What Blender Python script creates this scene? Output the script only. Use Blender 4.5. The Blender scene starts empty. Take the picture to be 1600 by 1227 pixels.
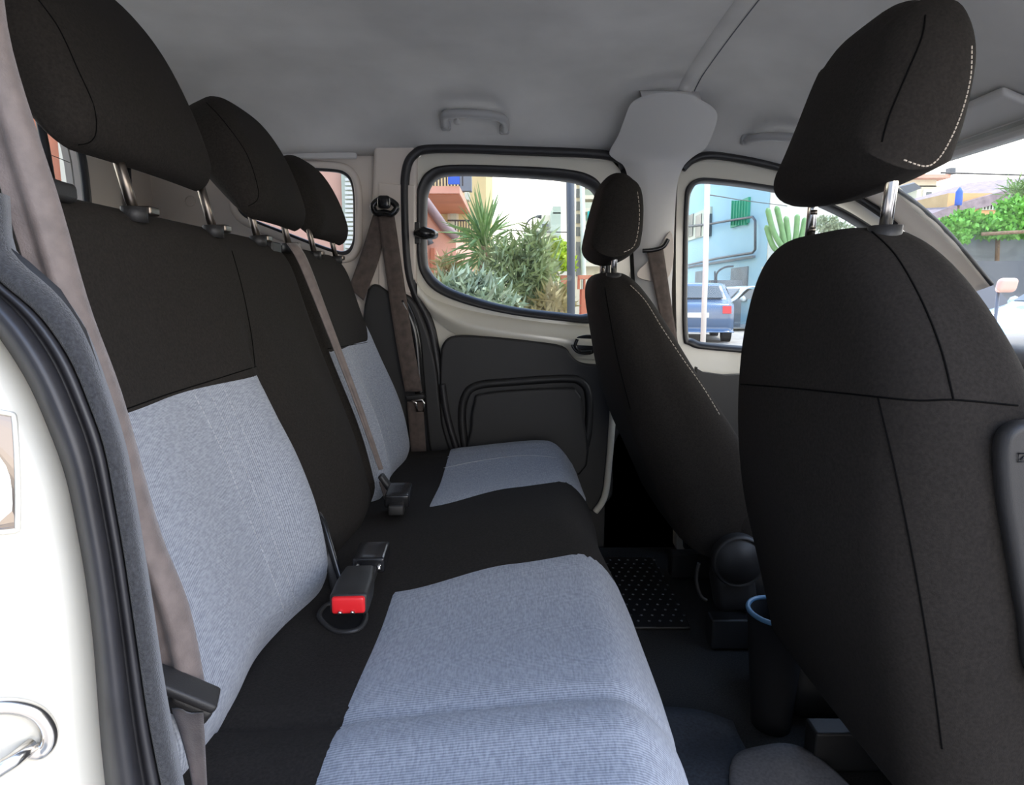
import bpy, bmesh, math, random
from mathutils import Vector, Matrix, geometry
from mathutils.bvhtree import BVHTree
random.seed(7)
S = bpy.context.scene
C = S.collection
# ------------------------------------------------------------------ camera, sky, sun, exposure
H = 1.15                       # camera height above the street
F = 1060.0                     # focal length in pixels of the 1600 px wide frame
PITCH = math.atan(151.5 / F)
cam = bpy.data.cameras.new('camera'); cam.sensor_width = 36; cam.lens = 36 * F / 1600
cam.clip_start = 0.02; cam.clip_end = 500
co = bpy.data.objects.new('camera', cam); C.objects.link(co)
co.location = (0, 0, H); co.rotation_euler = (math.pi / 2 - PITCH, 0, 0)
S.camera = co
w = bpy.data.worlds.new('sky'); S.world = w; w.use_nodes = True
nt = w.node_tree; nt.nodes.clear()
wo = nt.nodes.new('ShaderNodeOutputWorld'); bg = nt.nodes.new('ShaderNodeBackground')
tc = nt.nodes.new('ShaderNodeTexCoord'); sp = nt.nodes.new('ShaderNodeSeparateXYZ'); rp = nt.nodes.new('ShaderNodeValToRGB')
nt.links.new(tc.outputs['Generated'], sp.inputs[0]); nt.links.new(sp.outputs['Z'], rp.inputs[0])
rp.color_ramp.elements[0].position = 0.0; rp.color_ramp.elements[0].color = (1.0, 0.925, 0.80, 1)
rp.color_ramp.elements[1].position = 0.8; rp.color_ramp.elements[1].color = (0.27, 0.43, 0.78, 1)
nt.links.new(rp.outputs[0], bg.inputs[0]); bg.inputs[1].default_value = 5.0
nt.links.new(bg.outputs[0], wo.inputs[0])
sun = bpy.data.lights.new('sun', 'SUN'); sun.energy = 5.0; sun.angle = math.radians(1.5); sun.color = (1.0, 0.90, 0.74)
so = bpy.data.objects.new('sun', sun); C.objects.link(so)
so.rotation_euler = Vector((-0.50, -0.22, -1.30)).to_track_quat('-Z', 'Y').to_euler()
S.view_settings.view_transform = 'Standard'; S.view_settings.look = 'None'
S.view_settings.gamma = 1; S.view_settings.use_curve_mapping = False
S.view_settings.exposure = 0.5

# ------------------------------------------------------------------ helpers
CP, SP = math.cos(PITCH), math.sin(PITCH)
EYE = Vector((0, 0, H))
def V(x, y, z): return Vector((x, y, z + H))          # z measured from eye height
def ray(px, py):
    a = (px - 800) / F; b = (613.5 - py) / F
    return Vector((a, CP + b * SP, -SP + b * CP))
def U(px, py, Y):                                      # pixel onto the upright plane at depth Y
    if callable(Y):
        y = 1.9
        for _ in range(12):
            d = ray(px, py); p = EYE + d * (y / d.y); y = Y(p.z - H)
        d = ray(px, py); return EYE + d * (y / d.y)
    d = ray(px, py); return EYE + d * (Y / d.y)
def UX(px, py, X): d = ray(px, py); return EYE + d * (X / d.x)
def UZ(px, py, z): d = ray(px, py); return EYE + d * (z / d.z)

def mat(name, col, rough=0.6, metal=0.0, noise=0.0, nscale=40, bump=0.0, bscale=400, coat=0.0, spec=0.5, sheen=0.0):
    m = bpy.data.materials.new(name); m.use_nodes = True
    t = m.node_tree; b = t.nodes['Principled BSDF']
    b.inputs['Roughness'].default_value = rough; b.inputs['Metallic'].default_value = metal
    b.inputs['Coat Weight'].default_value = coat; b.inputs['Coat Roughness'].default_value = 0.08
    b.inputs['Specular IOR Level'].default_value = spec
    b.inputs['Sheen Weight'].default_value = sheen
    b.inputs['Base Color'].default_value = (*col, 1)
    g = t.nodes.new('ShaderNodeTexCoord')
    if noise:
        n = t.nodes.new('ShaderNodeTexNoise'); n.inputs['Scale'].default_value = nscale; n.inputs['Detail'].default_value = 5
        t.links.new(g.outputs['Object'], n.inputs['Vector'])
        r = t.nodes.new('ShaderNodeValToRGB'); r.color_ramp.elements[0].position = 0.3; r.color_ramp.elements[1].position = 0.7
        r.color_ramp.elements[0].color = (*[c * (1 - noise) for c in col], 1)
        r.color_ramp.elements[1].color = (*[min(1, c * (1 + noise)) for c in col], 1)
        t.links.new(n.outputs['Fac'], r.inputs[0]); t.links.new(r.outputs[0], b.inputs['Base Color'])
    if bump:
        n2 = t.nodes.new('ShaderNodeTexNoise'); n2.inputs['Scale'].default_value = bscale; n2.inputs['Detail'].default_value = 3
        t.links.new(g.outputs['Object'], n2.inputs['Vector'])
        bp = t.nodes.new('ShaderNodeBump'); bp.inputs['Strength'].default_value = bump; bp.inputs['Distance'].default_value = 0.002
        t.links.new(n2.outputs['Fac'], bp.inputs['Height']); t.links.new(bp.outputs[0], b.inputs['Normal'])
    return m
def glass(name, tint):
    m = bpy.data.materials.new(name); m.use_nodes = True; t = m.node_tree; t.nodes.clear()
    o = t.nodes.new('ShaderNodeOutputMaterial'); mx = t.nodes.new('ShaderNodeMixShader')
    tr = t.nodes.new('ShaderNodeBsdfTransparent'); tr.inputs[0].default_value = (*tint, 1)
    gl = t.nodes.new('ShaderNodeBsdfGlossy'); gl.inputs['Roughness'].default_value = 0.02
    lw_ = t.nodes.new('ShaderNodeLayerWeight'); lw_.inputs[0].default_value = 0.5
    pw = t.nodes.new('ShaderNodeMath'); pw.operation = 'POWER'; pw.inputs[1].default_value = 5.0
    ml = t.nodes.new('ShaderNodeMath'); ml.operation = 'MULTIPLY_ADD'; ml.inputs[1].default_value = 0.5; ml.inputs[2].default_value = 0.008
    t.links.new(lw_.outputs['Facing'], pw.inputs[0]); t.links.new(pw.outputs[0], ml.inputs[0]); t.links.new(ml.outputs[0], mx.inputs[0]); t.links.new(tr.outputs[0], mx.inputs[1]); t.links.new(gl.outputs[0], mx.inputs[2])
    t.links.new(mx.outputs[0], o.inputs[0]); return m
def weave(name, a, b_, sx):
    m = bpy.data.materials.new(name); m.use_nodes = True; t = m.node_tree; b = t.nodes['Principled BSDF']
    b.inputs['Roughness'].default_value = 0.85; b.inputs['Specular IOR Level'].default_value = 0.25; b.inputs['Sheen Weight'].default_value = 0.15
    g = t.nodes.new('ShaderNodeTexCoord'); mp = t.nodes.new('ShaderNodeMapping'); mp.inputs['Scale'].default_value = sx
    n = t.nodes.new('ShaderNodeTexNoise'); n.inputs['Scale'].default_value = 1; n.inputs['Detail'].default_value = 3
    t.links.new(g.outputs['Object'], mp.inputs[0]); t.links.new(mp.outputs[0], n.inputs['Vector'])
    wv = t.nodes.new('ShaderNodeTexWave'); wv.inputs['Scale'].default_value = 95; wv.bands_direction = 'Y'
    wv.inputs['Distortion'].default_value = 1.0
    t.links.new(g.outputs['Object'], wv.inputs['Vector'])
    ad = t.nodes.new('ShaderNodeMix'); ad.inputs[0].default_value = 0.3
    t.links.new(n.outputs['Fac'], ad.inputs[2]); t.links.new(wv.outputs['Fac'], ad.inputs[3])
    r = t.nodes.new('ShaderNodeValToRGB'); r.color_ramp.elements[0].position = 0.3; r.color_ramp.elements[1].position = 0.7
    r.color_ramp.elements[0].color = (*a, 1); r.color_ramp.elements[1].color = (*b_, 1)
    t.links.new(ad.outputs[0], r.inputs[0]); t.links.new(r.outputs[0], b.inputs['Base Color'])
    bp = t.nodes.new('ShaderNodeBump'); bp.inputs['Strength'].default_value = 0.25; bp.inputs['Distance'].default_value = 0.001
    t.links.new(ad.outputs[0], bp.inputs['Height']); t.links.new(bp.outputs[0], b.inputs['Normal'])
    return m
M = dict(
    black_fabric=mat('black_fabric', (0.0205, 0.0175, 0.0152), 0.9, noise=0.25, nscale=300, bump=0.3, bscale=900, spec=0.15),
    grey_fabric=weave('grey_fabric', (0.185, 0.20, 0.235), (0.375, 0.395, 0.435), (420, 90, 420)),
    headliner=mat('headliner', (0.62, 0.60, 0.575), 0.95, noise=0.10, nscale=5, bump=0.2, bscale=600, spec=0.1),
    grey_plastic=mat('grey_plastic', (0.60, 0.58, 0.56), 0.6, bump=0.08, bscale=700),
    beige_plastic=mat('beige_plastic', (0.68, 0.60, 0.53), 0.55, bump=0.08, bscale=700),
    white_paint=mat('white_paint', (0.70, 0.66, 0.56), 0.28, coat=0.8, noise=0.03, nscale=6),
    black_plastic=mat('black_plastic', (0.018, 0.017, 0.017), 0.5, bump=0.15, bscale=900),
    gloss_black=mat('gloss_black', (0.012, 0.012, 0.013), 0.22),
    rubber=mat('rubber', (0.022, 0.021, 0.023), 0.45, noise=0.2, nscale=30),
    velour=mat('velour', (0.03, 0.03, 0.032), 0.95, noise=0.5, nscale=500, bump=0.5, bscale=900, sheen=0.3),
    carpet=mat('carpet', (0.022, 0.021, 0.02), 0.95, noise=0.6, nscale=300, bump=0.6, bscale=500),
    mat_blue=mat('mat_blue', (0.035, 0.042, 0.055), 0.9, noise=0.3, nscale=200),
    mat_grey=mat('mat_grey', (0.16, 0.155, 0.16), 0.9, noise=0.2, nscale=200),
    chrome=mat('chrome', (0.75, 0.72, 0.68), 0.22, metal=1.0),
    dark_chrome=mat('dark_chrome', (0.20, 0.17, 0.145), 0.32, metal=1.0),
    red_plastic=mat('red_plastic', (0.75, 0.02, 0.025), 0.35),
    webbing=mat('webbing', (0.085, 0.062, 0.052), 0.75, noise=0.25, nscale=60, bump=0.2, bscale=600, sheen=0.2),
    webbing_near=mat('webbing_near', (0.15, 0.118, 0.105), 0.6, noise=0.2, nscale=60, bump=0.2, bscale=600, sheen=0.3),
    thread=mat('thread', (0.55, 0.47, 0.38), 0.8), thread_dark=mat('thread_dark', (0.004, 0.004, 0.004), 0.95, spec=0.05),
    thread_grey=mat('thread_grey', (0.42, 0.43, 0.45), 0.9), handle_grey=mat('handle_grey', (0.40, 0.39, 0.385), 0.5),
    glass=glass('glass', (0.75, 0.76, 0.745)), windscreen=glass('windscreen', (0.83, 0.84, 0.825)),
    rubber_dull=mat('rubber_dull', (0.008, 0.008, 0.009), 0.85, spec=0.2), wire=mat('wire', (0.02, 0.015, 0.012), 0.6),
    blue_rim=mat('blue_rim', (0.10, 0.22, 0.36), 0.35),
    # street
    asphalt=mat('asphalt', (0.36, 0.335, 0.30), 0.9, noise=0.2, nscale=3),
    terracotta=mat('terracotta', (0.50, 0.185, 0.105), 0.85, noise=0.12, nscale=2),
    salmon=mat('salmon', (0.62, 0.33, 0.245), 0.85, noise=0.08, nscale=2),
    pink_wall=mat('pink_wall', (0.62, 0.36, 0.275), 0.85, noise=0.06, nscale=2),
    yellow_wall=mat('yellow_wall', (0.60, 0.50, 0.26), 0.85, noise=0.06, nscale=1.5),
    cream_wall=mat('cream_wall', (0.66, 0.62, 0.50), 0.85, noise=0.06, nscale=1),
    green_grey_wall=mat('green_grey_wall', (0.36, 0.42, 0.34), 0.85, noise=0.08, nscale=0.6),
    blue_wall=mat('blue_wall', (0.36, 0.58, 0.70), 0.85, noise=0.06, nscale=0.5),
    white_wall=mat('white_wall', (0.70, 0.70, 0.64), 0.85, noise=0.05, nscale=0.5),
    grey_wall=mat('grey_wall', (0.22, 0.25, 0.28), 0.85, noise=0.25, nscale=1.5),
    roof_tile=mat('roof_tile', (0.25, 0.19, 0.20), 0.85, noise=0.25, nscale=4),
    orange_wall=mat('orange_wall', (0.62, 0.36, 0.16), 0.85, noise=0.1, nscale=2),
    iron=mat('iron', (0.05, 0.045, 0.045), 0.6), grey_metal=mat('grey_metal', (0.075, 0.085, 0.10), 0.5),
    white_metal=mat('white_metal', (0.72, 0.66, 0.60), 0.5), green_paint=mat('green_paint', (0.05, 0.36, 0.22), 0.6),
    pane=mat('pane', (0.10, 0.12, 0.13), 0.15), blue_cloth=mat('blue_cloth', (0.05, 0.12, 0.50), 0.8), teal_cloth=mat('teal_cloth', (0.03, 0.42, 0.42), 0.8),
    slate_cloth=mat('slate_cloth', (0.16, 0.19, 0.22), 0.8), shutter=mat('shutter', (0.50, 0.55, 0.46), 0.6),
    leaf_yucca=mat('leaf_yucca', (0.19, 0.30, 0.11), 0.5, noise=0.4, nscale=6), leaf_bush=mat('leaf_bush', (0.26, 0.32, 0.15), 0.6, noise=0.5, nscale=8),
    leaf_grey=mat('leaf_grey', (0.33, 0.40, 0.27), 0.6, noise=0.4, nscale=9), leaf_dry=mat('leaf_dry', (0.36, 0.30, 0.14), 0.7, noise=0.4, nscale=9),
    leaf_bright=mat('leaf_bright', (0.36, 0.50, 0.04), 0.5, noise=0.4, nscale=6), leaf_hedge=mat('leaf_hedge', (0.15, 0.40, 0.06), 0.5, noise=0.4, nscale=6),
    cactus=mat('cactus', (0.17, 0.33, 0.13), 0.6, noise=0.2, nscale=8), bark=mat('bark', (0.20, 0.13, 0.08), 0.9, noise=0.3, nscale=20),
    car_navy=mat('car_navy', (0.06, 0.115, 0.21), 0.25, coat=1.0), car_silver=mat('car_silver', (0.48, 0.58, 0.64), 0.25, coat=1.0),
    car_blue=mat('car_blue', (0.34, 0.55, 0.68), 0.25, coat=1.0), tyre=mat('tyre', (0.03, 0.03, 0.03), 0.8), plate=mat('plate', (0.75, 0.74, 0.70), 0.5),
    pink_shell=mat('pink_shell', (0.66, 0.40, 0.32), 0.4),
)
def tag(o, label=None, cat=None, group=None, kind=None):
    if label: o['label'] = label
    if cat: o['category'] = cat
    if group: o['group'] = group
    if kind: o['kind'] = kind
    return o
def put(name, me, m, parent=None, smooth=True):
    if m is not None: me.materials.append(M[m] if isinstance(m, str) else m)
    o = bpy.data.objects.new(name, me); C.objects.link(o)
    if parent is not None:
        o.parent = parent
        o.matrix_parent_inverse = WM[parent.name].inverted() if parent.name in WM else Matrix()
    if smooth:
        for p in me.polygons: p.use_smooth = True
    return o
WM = {}
def thing(name, label, cat, loc=(0, 0, 0), group=None):
    o = bpy.data.objects.new(name, None); C.objects.link(o); o.location = loc; o.empty_display_size = 0.05
    WM[o.name] = Matrix.Translation(Vector(loc)); return tag(o, label, cat, group)
def mk(vs, fs):
    me = bpy.data.meshes.new('m'); me.from_pydata([tuple(v) for v in vs], [], fs)
    b = bmesh.new(); b.from_mesh(me); bmesh.ops.recalc_face_normals(b, faces=b.faces); b.to_mesh(me); b.free()
    me.update(); return me
class MB:                                              # collects shapes that form ONE part
    def __init__(s): s.v = []; s.f = []
    def add(s, vs, fs):
        n = len(s.v); s.v += [tuple(v) for v in vs]; s.f += [tuple(i + n for i in f) for f in fs]; return s
    def box(s, a, b):
        x0, y0, z0 = a; x1, y1, z1 = b
        return s.add([(x0,y0,z0),(x1,y0,z0),(x1,y1,z0),(x0,y1,z0),(x0,y0,z1),(x1,y0,z1),(x1,y1,z1),(x0,y1,z1)],
                     [(0,3,2,1),(4,5,6,7),(0,1,5,4),(1,2,6,5),(2,3,7,6),(3,0,4,7)])
    def tube(s, pts, r, n=10, closed=False, flat=None):
        pts = [Vector(p) for p in pts]; L = len(pts); vs = []; fs = []; up = None
        for i, p in enumerate(pts):
            a = pts[(i - 1) % L] if (closed or i > 0) else p; c = pts[(i + 1) % L] if (closed or i < L - 1) else p
            t = (c - a).normalized()
            if up is None:
                up = Vector((0, 0, 1)) if abs(t.z) < 0.9 else Vector((1, 0, 0))
            u = (up - t * up.dot(t)).normalized(); up = u; v = t.cross(u)
            rr = r[i] if isinstance(r, (list, tuple)) else r
            for k in range(n):
                an = 2 * math.pi * k / n; vs.append(p + (u * math.cos(an) + v * math.sin(an)) * rr)
        for i in range(L if closed else L - 1):
            for k in range(n):
                j = (i + 1) % L; fs.append((i*n + k, i*n + (k+1) % n, j*n + (k+1) % n, j*n + k))
        if not closed: fs += [tuple(range(n)), tuple(range((L-1)*n, L*n))]
        return s.add(vs, fs)
    def build(s, name, m, parent=None, smooth=False, bevel=0):
        o = put(name, mk(s.v, s.f), m, parent, smooth)
        if bevel: bev(o, bevel)
        return o
def bev(o, wd, seg=3):
    md = o.modifiers.new('bevel', 'BEVEL'); md.width = wd; md.segments = seg; md.limit_method = 'ANGLE'; md.angle_limit = math.radians(40)
    for p in o.data.polygons: p.use_smooth = True
    w2 = o.modifiers.new('wn', 'WEIGHTED_NORMAL'); w2.keep_sharp = False
def bx(name, a, b, m, parent=None, bevel=0.004): return MB().box(a, b).build(name, m, parent, False, bevel)
def cr(pts, closed=False, n=8):                        # smooth curve through points (any dimension)
    P = [tuple(p) for p in pts]; L = len(P); out = []
    for i in range(L if closed else L - 1):
        a, b, c, d = (P[(i-1) % L], P[i], P[(i+1) % L], P[(i+2) % L]) if closed else (P[max(i-1,0)], P[i], P[i+1], P[min(i+2,L-1)])
        for k in range(n):
            t = k / n
            out.append(tuple(0.5*((2*q1) + (-q0+q2)*t + (2*q0-5*q1+4*q2-q3)*t*t + (-q0+3*q1-3*q2+q3)*t**3) for q0, q1, q2, q3 in zip(a, b, c, d)))
    if not closed: out.append(P[-1])
    return out
def resample(pts, n):
    P = [Vector(p) for p in pts]; d = [0]
    for i in range(1, len(P)): d.append(d[-1] + (P[i] - P[i-1]).length)
    out = []; j = 0
    for k in range(n):
        t = d[-1] * k / (n - 1)
        while j < len(P) - 2 and d[j+1] < t: j += 1
        q = (t - d[j]) / max(1e-9, d[j+1] - d[j]); out.append(P[j].lerp(P[j+1], min(1, q)))
    return out
def loft(name, rows, m, parent=None, closed=False, solid=0, smooth=True):
    n = len(rows[0]); vs = [p for r in rows for p in r]; fs = []
    for i in range(len(rows) - 1):
        for k in range(n if closed else n - 1):
            fs.append((i*n + k, i*n + (k+1) % n, (i+1)*n + (k+1) % n, (i+1)*n + k))
    o = put(name, mk(vs, fs), m, parent, smooth)
    if solid:
        md = o.modifiers.new('solid', 'SOLIDIFY'); md.thickness = solid; md.offset = 0
    return o
def plate(name, outer, holes, dirv, m, parent=None, bevel=0):   # flat outline (3D points) with holes, given thickness along dirv
    loops = [[Vector(p) for p in outer]] + [[Vector(p) for p in h] for h in holes]
    flat = [p for l in loops for p in l]; tris = geometry.tessellate_polygon(loops); n = len(flat); dirv = Vector(dirv)
    vs = flat + [p + dirv for p in flat]; fs = [tuple(t) for t in tris] + [tuple(i + n for i in reversed(t)) for t in tris]
    k = 0
    for l in loops:
        L = len(l)
        for i in range(L): fs.append((k + i, k + (i+1) % L, k + (i+1) % L + n, k + i + n))
        k += L
    me = mk(vs, fs)
    b = bmesh.new(); b.from_mesh(me)
    bmesh.ops.dissolve_limit(b, angle_limit=0.02, verts=b.verts, edges=b.edges, use_dissolve_boundaries=False, delimit={'NORMAL'}) if not holes else None
    b.to_mesh(me); b.free()
    o = put(name, me, m, parent, False)
    if bevel: bev(o, bevel)
    return o
def coords(h, r, m, k):
    c = [-h + r * (1 - math.cos(math.pi/2 * i / k)) for i in range(k)]
    c += [-(h - r) + 2 * (h - r) * i / m for i in range(m + 1)]
    c += [h - r * (1 - math.cos(math.pi/2 * i / k)) for i in range(k - 1, -1, -1)]
    return c
def rbox(name, hs, r, fn, m, parent=None, div=(10, 10, 10), k=4, thin=None):     # rounded soft block bent by fn(x, y, z)
    A = [coords(h, r, d, k) for h, d in zip(hs, div)]
    idx = {}; vs = []; fs = []
    def vert(p):
        key = tuple(round(c, 6) for c in p)
        if key not in idx:
            if thin is not None:                       # round the rim evenly all round the plan outline
                i1, i2 = (thin + 1) % 3, (thin + 2) % 3; P = list(p)
                e = max(0, min(hs[i1] - abs(p[i1]), hs[i2] - abs(p[i2]))); a = max(0, hs[thin] - abs(p[thin]))
                if e < r and a < r:
                    l = math.hypot(r - e, r - a); e2 = r - r * (r - e) / l; a2 = r - r * (r - a) / l
                    P[i1] = p[i1] * (hs[i1] - e2) / (hs[i1] - e); P[i2] = p[i2] * (hs[i2] - e2) / (hs[i2] - e)
                    P[thin] = math.copysign(hs[thin] - a2, p[thin])
                idx[key] = len(vs); vs.append(fn(*P)); return idx[key]
            q = [max(-(h - r), min(h - r, c)) for c, h in zip(p, hs)]; d = Vector([a - b for a, b in zip(p, q)])
            if d.length > 1e-9: d = d.normalized() * r
            idx[key] = len(vs); vs.append(fn(*(Vector(q) + d)))
        return idx[key]
    for ax in range(3):
        o1, o2 = (ax + 1) % 3, (ax + 2) % 3
        for s in (-1, 1):
            for i in range(len(A[o1]) - 1):
                for j in range(len(A[o2]) - 1):
                    f = []
                    for a, b in ((i, j), (i+1, j), (i+1, j+1), (i, j+1)):
                        p = [0, 0, 0]; p[ax] = s * hs[ax]; p[o1] = A[o1][a]; p[o2] = A[o2][b]; f.append(vert(p))
                    fs.append(f if s > 0 else f[::-1])
    return put(name, mk(vs, fs), m, parent, True)
def bvh(o): return BVHTree.FromPolygons([v.co.copy() for v in o.data.vertices], [tuple(p.vertices) for p in o.data.polygons])
def cast_px(tree, pts, off=0.0):                       # pixels thrown onto a built surface
    out = []
    for p in pts:
        h = tree.ray_cast(EYE, ray(*p).normalized())
        if h[0] is not None:
            nrm = h[1] if h[1].dot(ray(*p)) < 0 else -h[1]
            out.append(h[0] + nrm * off)
    return out
def patch(name, tree, fn, dirv, n, m_, matl, parent, off=0.003):      # sewn-in panel lying on a built surface
    rows = []; dirv = Vector(dirv)
    for i in range(n + 1):
        row = []
        for j in range(m_ + 1):
            s, t = i / n, j / m_
            h = tree.ray_cast(fn(s, t) - dirv * 0.6, dirv)
            e = min(s, 1 - s, t, 1 - t); o_ = -0.002 + (off + 0.002) * min(1, e * 14) ** 0.6
            row.append((h[0] + (h[1] if h[1].dot(dirv) < 0 else -h[1]) * o_) if h[0] else None)
        rows.append(row)
    vs = []; ids = {}; fs = []
    for i, r in enumerate(rows):
        for j, p in enumerate(r):
            if p is not None: ids[(i, j)] = len(vs); vs.append(p)
    for i in range(n):
        for j in range(m_):
            q = [(i, j), (i+1, j), (i+1, j+1), (i, j+1)]
            if all(k in ids for k in q):
                f = [ids[k] for k in q]
                if max((vs[a] - vs[b]).length for a in f for b in f) < 0.12: fs.append(f)
    return put(name, mk(vs, fs), matl, parent, True)
def seam(name, tree, px, m, parent, r=0.0008, dash=None, n=60):
    pts = cast_px(tree, resample(cr([(a, b, 0) for a, b in px], n=10), n) if False else [(p[0], p[1]) for p in resample([(a, b, 0) for a, b in cr(px, n=10)], n)], r * 0.4)
    if len(pts) < 3: return None
    mb = MB()
    if dash:
        L = resample(pts, dash * 3)
        for i in range(dash): mb.tube(L[i*3:i*3+3], r, 6)
    else: mb.tube(resample(pts, n), r, 6)
    return mb.build(name, m, parent, True)
def corner(x, y, x0, y0, rc):                          # rounds the +x +y corner of a plan
    if x > x0 and y > y0:
        dx, dy = (x - x0) / rc, (y - y0) / rc; l = math.hypot(dx, dy)
        if l > 1e-6: k = max(dx, dy) / l; return x0 + dx * k * rc, y0 + dy * k * rc
    return x, y
g_ = lambda x, c, s: math.exp(-((x - c) / s) ** 2)
def sm(a, b, x): t = max(0, min(1, (x - a) / (b - a))); return t * t * (3 - 2 * t)

# ------------------------------------------------------------------ the car body around the seats
YC = 1.23; YF = 2.0; YN = 0.46
def zmax(x): return 0.555 - 0.125 * sm(0.35, 1.35, x) - 0.03 * sm(-0.5, -1.1, x)
def zceil(x, y):
    t = abs(y - YC); z = 0.555 - 0.03 * sm(-0.5, -1.1, x) - 0.02 * (t / 0.5) ** 2 - 0.10 * (max(0, t - 0.48) / 0.29) ** 2
    return z + (0.335 - 0.03 * (max(0, t - 0.55) / 0.22) ** 2 - z) * sm(0.40, 1.12, x) ** 1.1
def ceil_y(z): return 1.99 - 0.31 * math.sqrt(max(0, min(1, (z - 0.40) / 0.13))) if z > 0.40 else 1.99
rows = []
xs = [-1.06 + 2.10 * i / 60 for i in range(61)]
for x in xs: rows.append([V(x, y, zceil(x, y)) for y in [YN - 0.01 + 1.56 * j / 50 for j in range(51)]])
ceiling = loft('ceiling', rows, 'headliner', solid=0.012); tag(ceiling, 'grey felt headliner of the car roof', 'ceiling', kind='structure')
ys = [0.5 + 1.33 * j / 30 for j in range(31)]          # moulded strip that crosses the headliner
loft('ceiling_strip', [[V(0.415, y, zceil(0.415, y) - 0.004) for y in ys], [V(0.42, y, zceil(0.42, y) - 0.010) for y in ys],
      [V(0.452, y, zceil(0.452, y) - 0.010) for y in ys], [V(0.456, y, zceil(0.456, y) - 0.003) for y in ys]], 'headliner', ceiling)
MB().tube([V(0.4595, y, zceil(0.4595, y) - 0.006) for y in ys], 0.0016, 6).build('ceiling_seam', 'grey_metal', ceiling, True)
# outer roof skin closes the body above the headliner
rows = [[V(x, y, zceil(x, y) + 0.05) for y in [YN - 0.09 + 1.72 * j / 20 for j in range(21)]] for x in xs[::4]]
loft('roof_skin', rows, 'white_paint', ceiling, solid=0.004)
floor = bx('floor', (-1.1, 0.40, H - 0.83), (1.6, 2.04, H - 0.78), 'carpet', None, 0.01); tag(floor, 'dark carpeted floor of the car', 'floor', kind='structure')

# --- far rear side wall with the small quarter window
def poly_px(pts, Y, n=8, smooth=True): return [U(p[0], p[1], Y) for p in (cr(pts, True, n) if smooth else pts)]
qw = [(372, 318), (374, 288), (392, 268), (430, 263), (510, 264), (541, 271), (554, 294), (556, 345), (554, 380), (540, 396), (512, 391), (440, 364), (388, 342)]
hole = poly_px(qw, 2.02)
wl = plate('wall_left', [V(-1.06, 2.02, 0.47), V(-0.30, 2.02, 0.47), V(-0.30, 2.02, -0.80), V(-1.06, 2.02, -0.80)], [hole], (0, 0.04, 0), 'beige_plastic')
tag(wl, 'beige plastic trim of the rear side wall', 'wall', kind='structure')
w1 = MB().tube(poly_px(qw, 2.018), 0.008, 8, True).build('window_1', 'rubber', None, True); tag(w1, 'small rear quarter window in black gasket', 'window', kind='structure')
plate('glass_pane', poly_px(qw, 2.035), [], (0, 0.004, 0), 'glass', w1)
MB().tube(poly_px([((p[0] - 465) * 1.07 + 463, (p[1] - 330) * 1.10 + 331) for p in qw], 2.016), 0.012, 8, True).build('window_surround', 'beige_plastic', w1, True)
MB().tube([U(297 + 8 * math.cos(a), 314 + 8 * math.sin(a), 2.018) for a in [i * math.pi / 10 for i in range(20)]], 0.0018, 6, True).build('trim_clip', 'beige_plastic', wl, True)
plate('rail_trim', [V(-1.06, 2.01, 0.48), V(-0.44, 2.01, 0.48), V(-0.44, 2.01, 0.385), V(-1.06, 2.01, 0.385)], [], (0, -0.012, 0), 'grey_plastic', wl, 0.006)
# upper rear pillar trim that stands proud of the wall
t3 = plate('trim_3', [U(a, b, 1.985) for a, b in ((584, 214), (652, 222), (650, 470), (575, 470), (578, 380))], [], (0, 0.05, 0), 'beige_plastic', None, 0.012)
tag(t3, 'beige upper pillar trim behind the sliding door', 'trim', kind='structure')
plate('pillar_step', [U(a, b, 1.985) for a, b in ((592, 286), (648, 290), (648, 458), (592, 458))], [], (0, -0.006, 0), 'beige_plastic', t3, 0.004)
t4 = plate('trim_4', [U(a, b, 1.965) for a, b in cr([(574, 452), (612, 458), (640, 463), (662, 500), (682, 570), (690, 640), (706, 706), (640, 760), (560, 790), (560, 600)], True, 4)], [], (0, 0.06, 0), 'black_plastic', None, 0.01)
tag(t4, 'black lower pillar trim beside the rear seat', 'trim', kind='structure')
MB().tube([U(a, b, 1.955) for a, b in cr([(628, 470), (648, 520), (656, 600), (664, 690), (672, 725)])], 0.016, 10).build('pillar_ridge', 'gloss_black', t4, True)

# --- rear doors at the back of the car
XR = -1.04
rw = [(Y, z) for Y, z in cr([(0.70, 0.38), (1.20, 0.40), (1.60, 0.40), (1.69, 0.35), (1.70, 0.1), (1.69, -0.12), (1.2, -0.16), (0.70, -0.12)], True, 6)]
wb = plate('wall_back', [V(XR, 0.42, 0.50), V(XR, 2.05, 0.50), V(XR, 2.05, -0.80), V(XR, 0.42, -0.80)], [[V(XR, a, b) for a, b in rw]], (-0.04, 0, 0), 'beige_plastic')
tag(wb, 'beige inner face of the rear doors', 'wall', kind='structure')
w2 = MB().tube([V(XR + 0.006, a, b) for a, b in rw], 0.010, 8, True).build('window_2', 'rubber', None, True); tag(w2, 'rear window with thin heating wires', 'window', kind='structure')
plate('glass_pane', [V(XR - 0.02, a, b) for a, b in rw], [], (-0.004, 0, 0), 'glass', w2)
for k in range(9): MB().tube([V(XR - 0.015, y, -0.10 + 0.052 * k + 0.02 * math.sin((y - 0.7) * 3.3)) for y in [0.72 + 0.96 * i / 14 for i in range(15)]], 0.0009, 5).build('heating_wire', 'wire', w2, True)
MB().tube([UX(48, 120, XR + 0.004), UX(70, 225, XR + 0.004), UX(88, 330, XR + 0.004)], 0.009, 8).build('window_divider', 'rubber', w2, True)
MB().tube([UX(198, 240, XR + 0.012), UX(201, 300, XR + 0.012), UX(204, 360, XR + 0.012)], 0.009, 8).build('door_gap_seal', 'rubber', wb, True)

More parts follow.
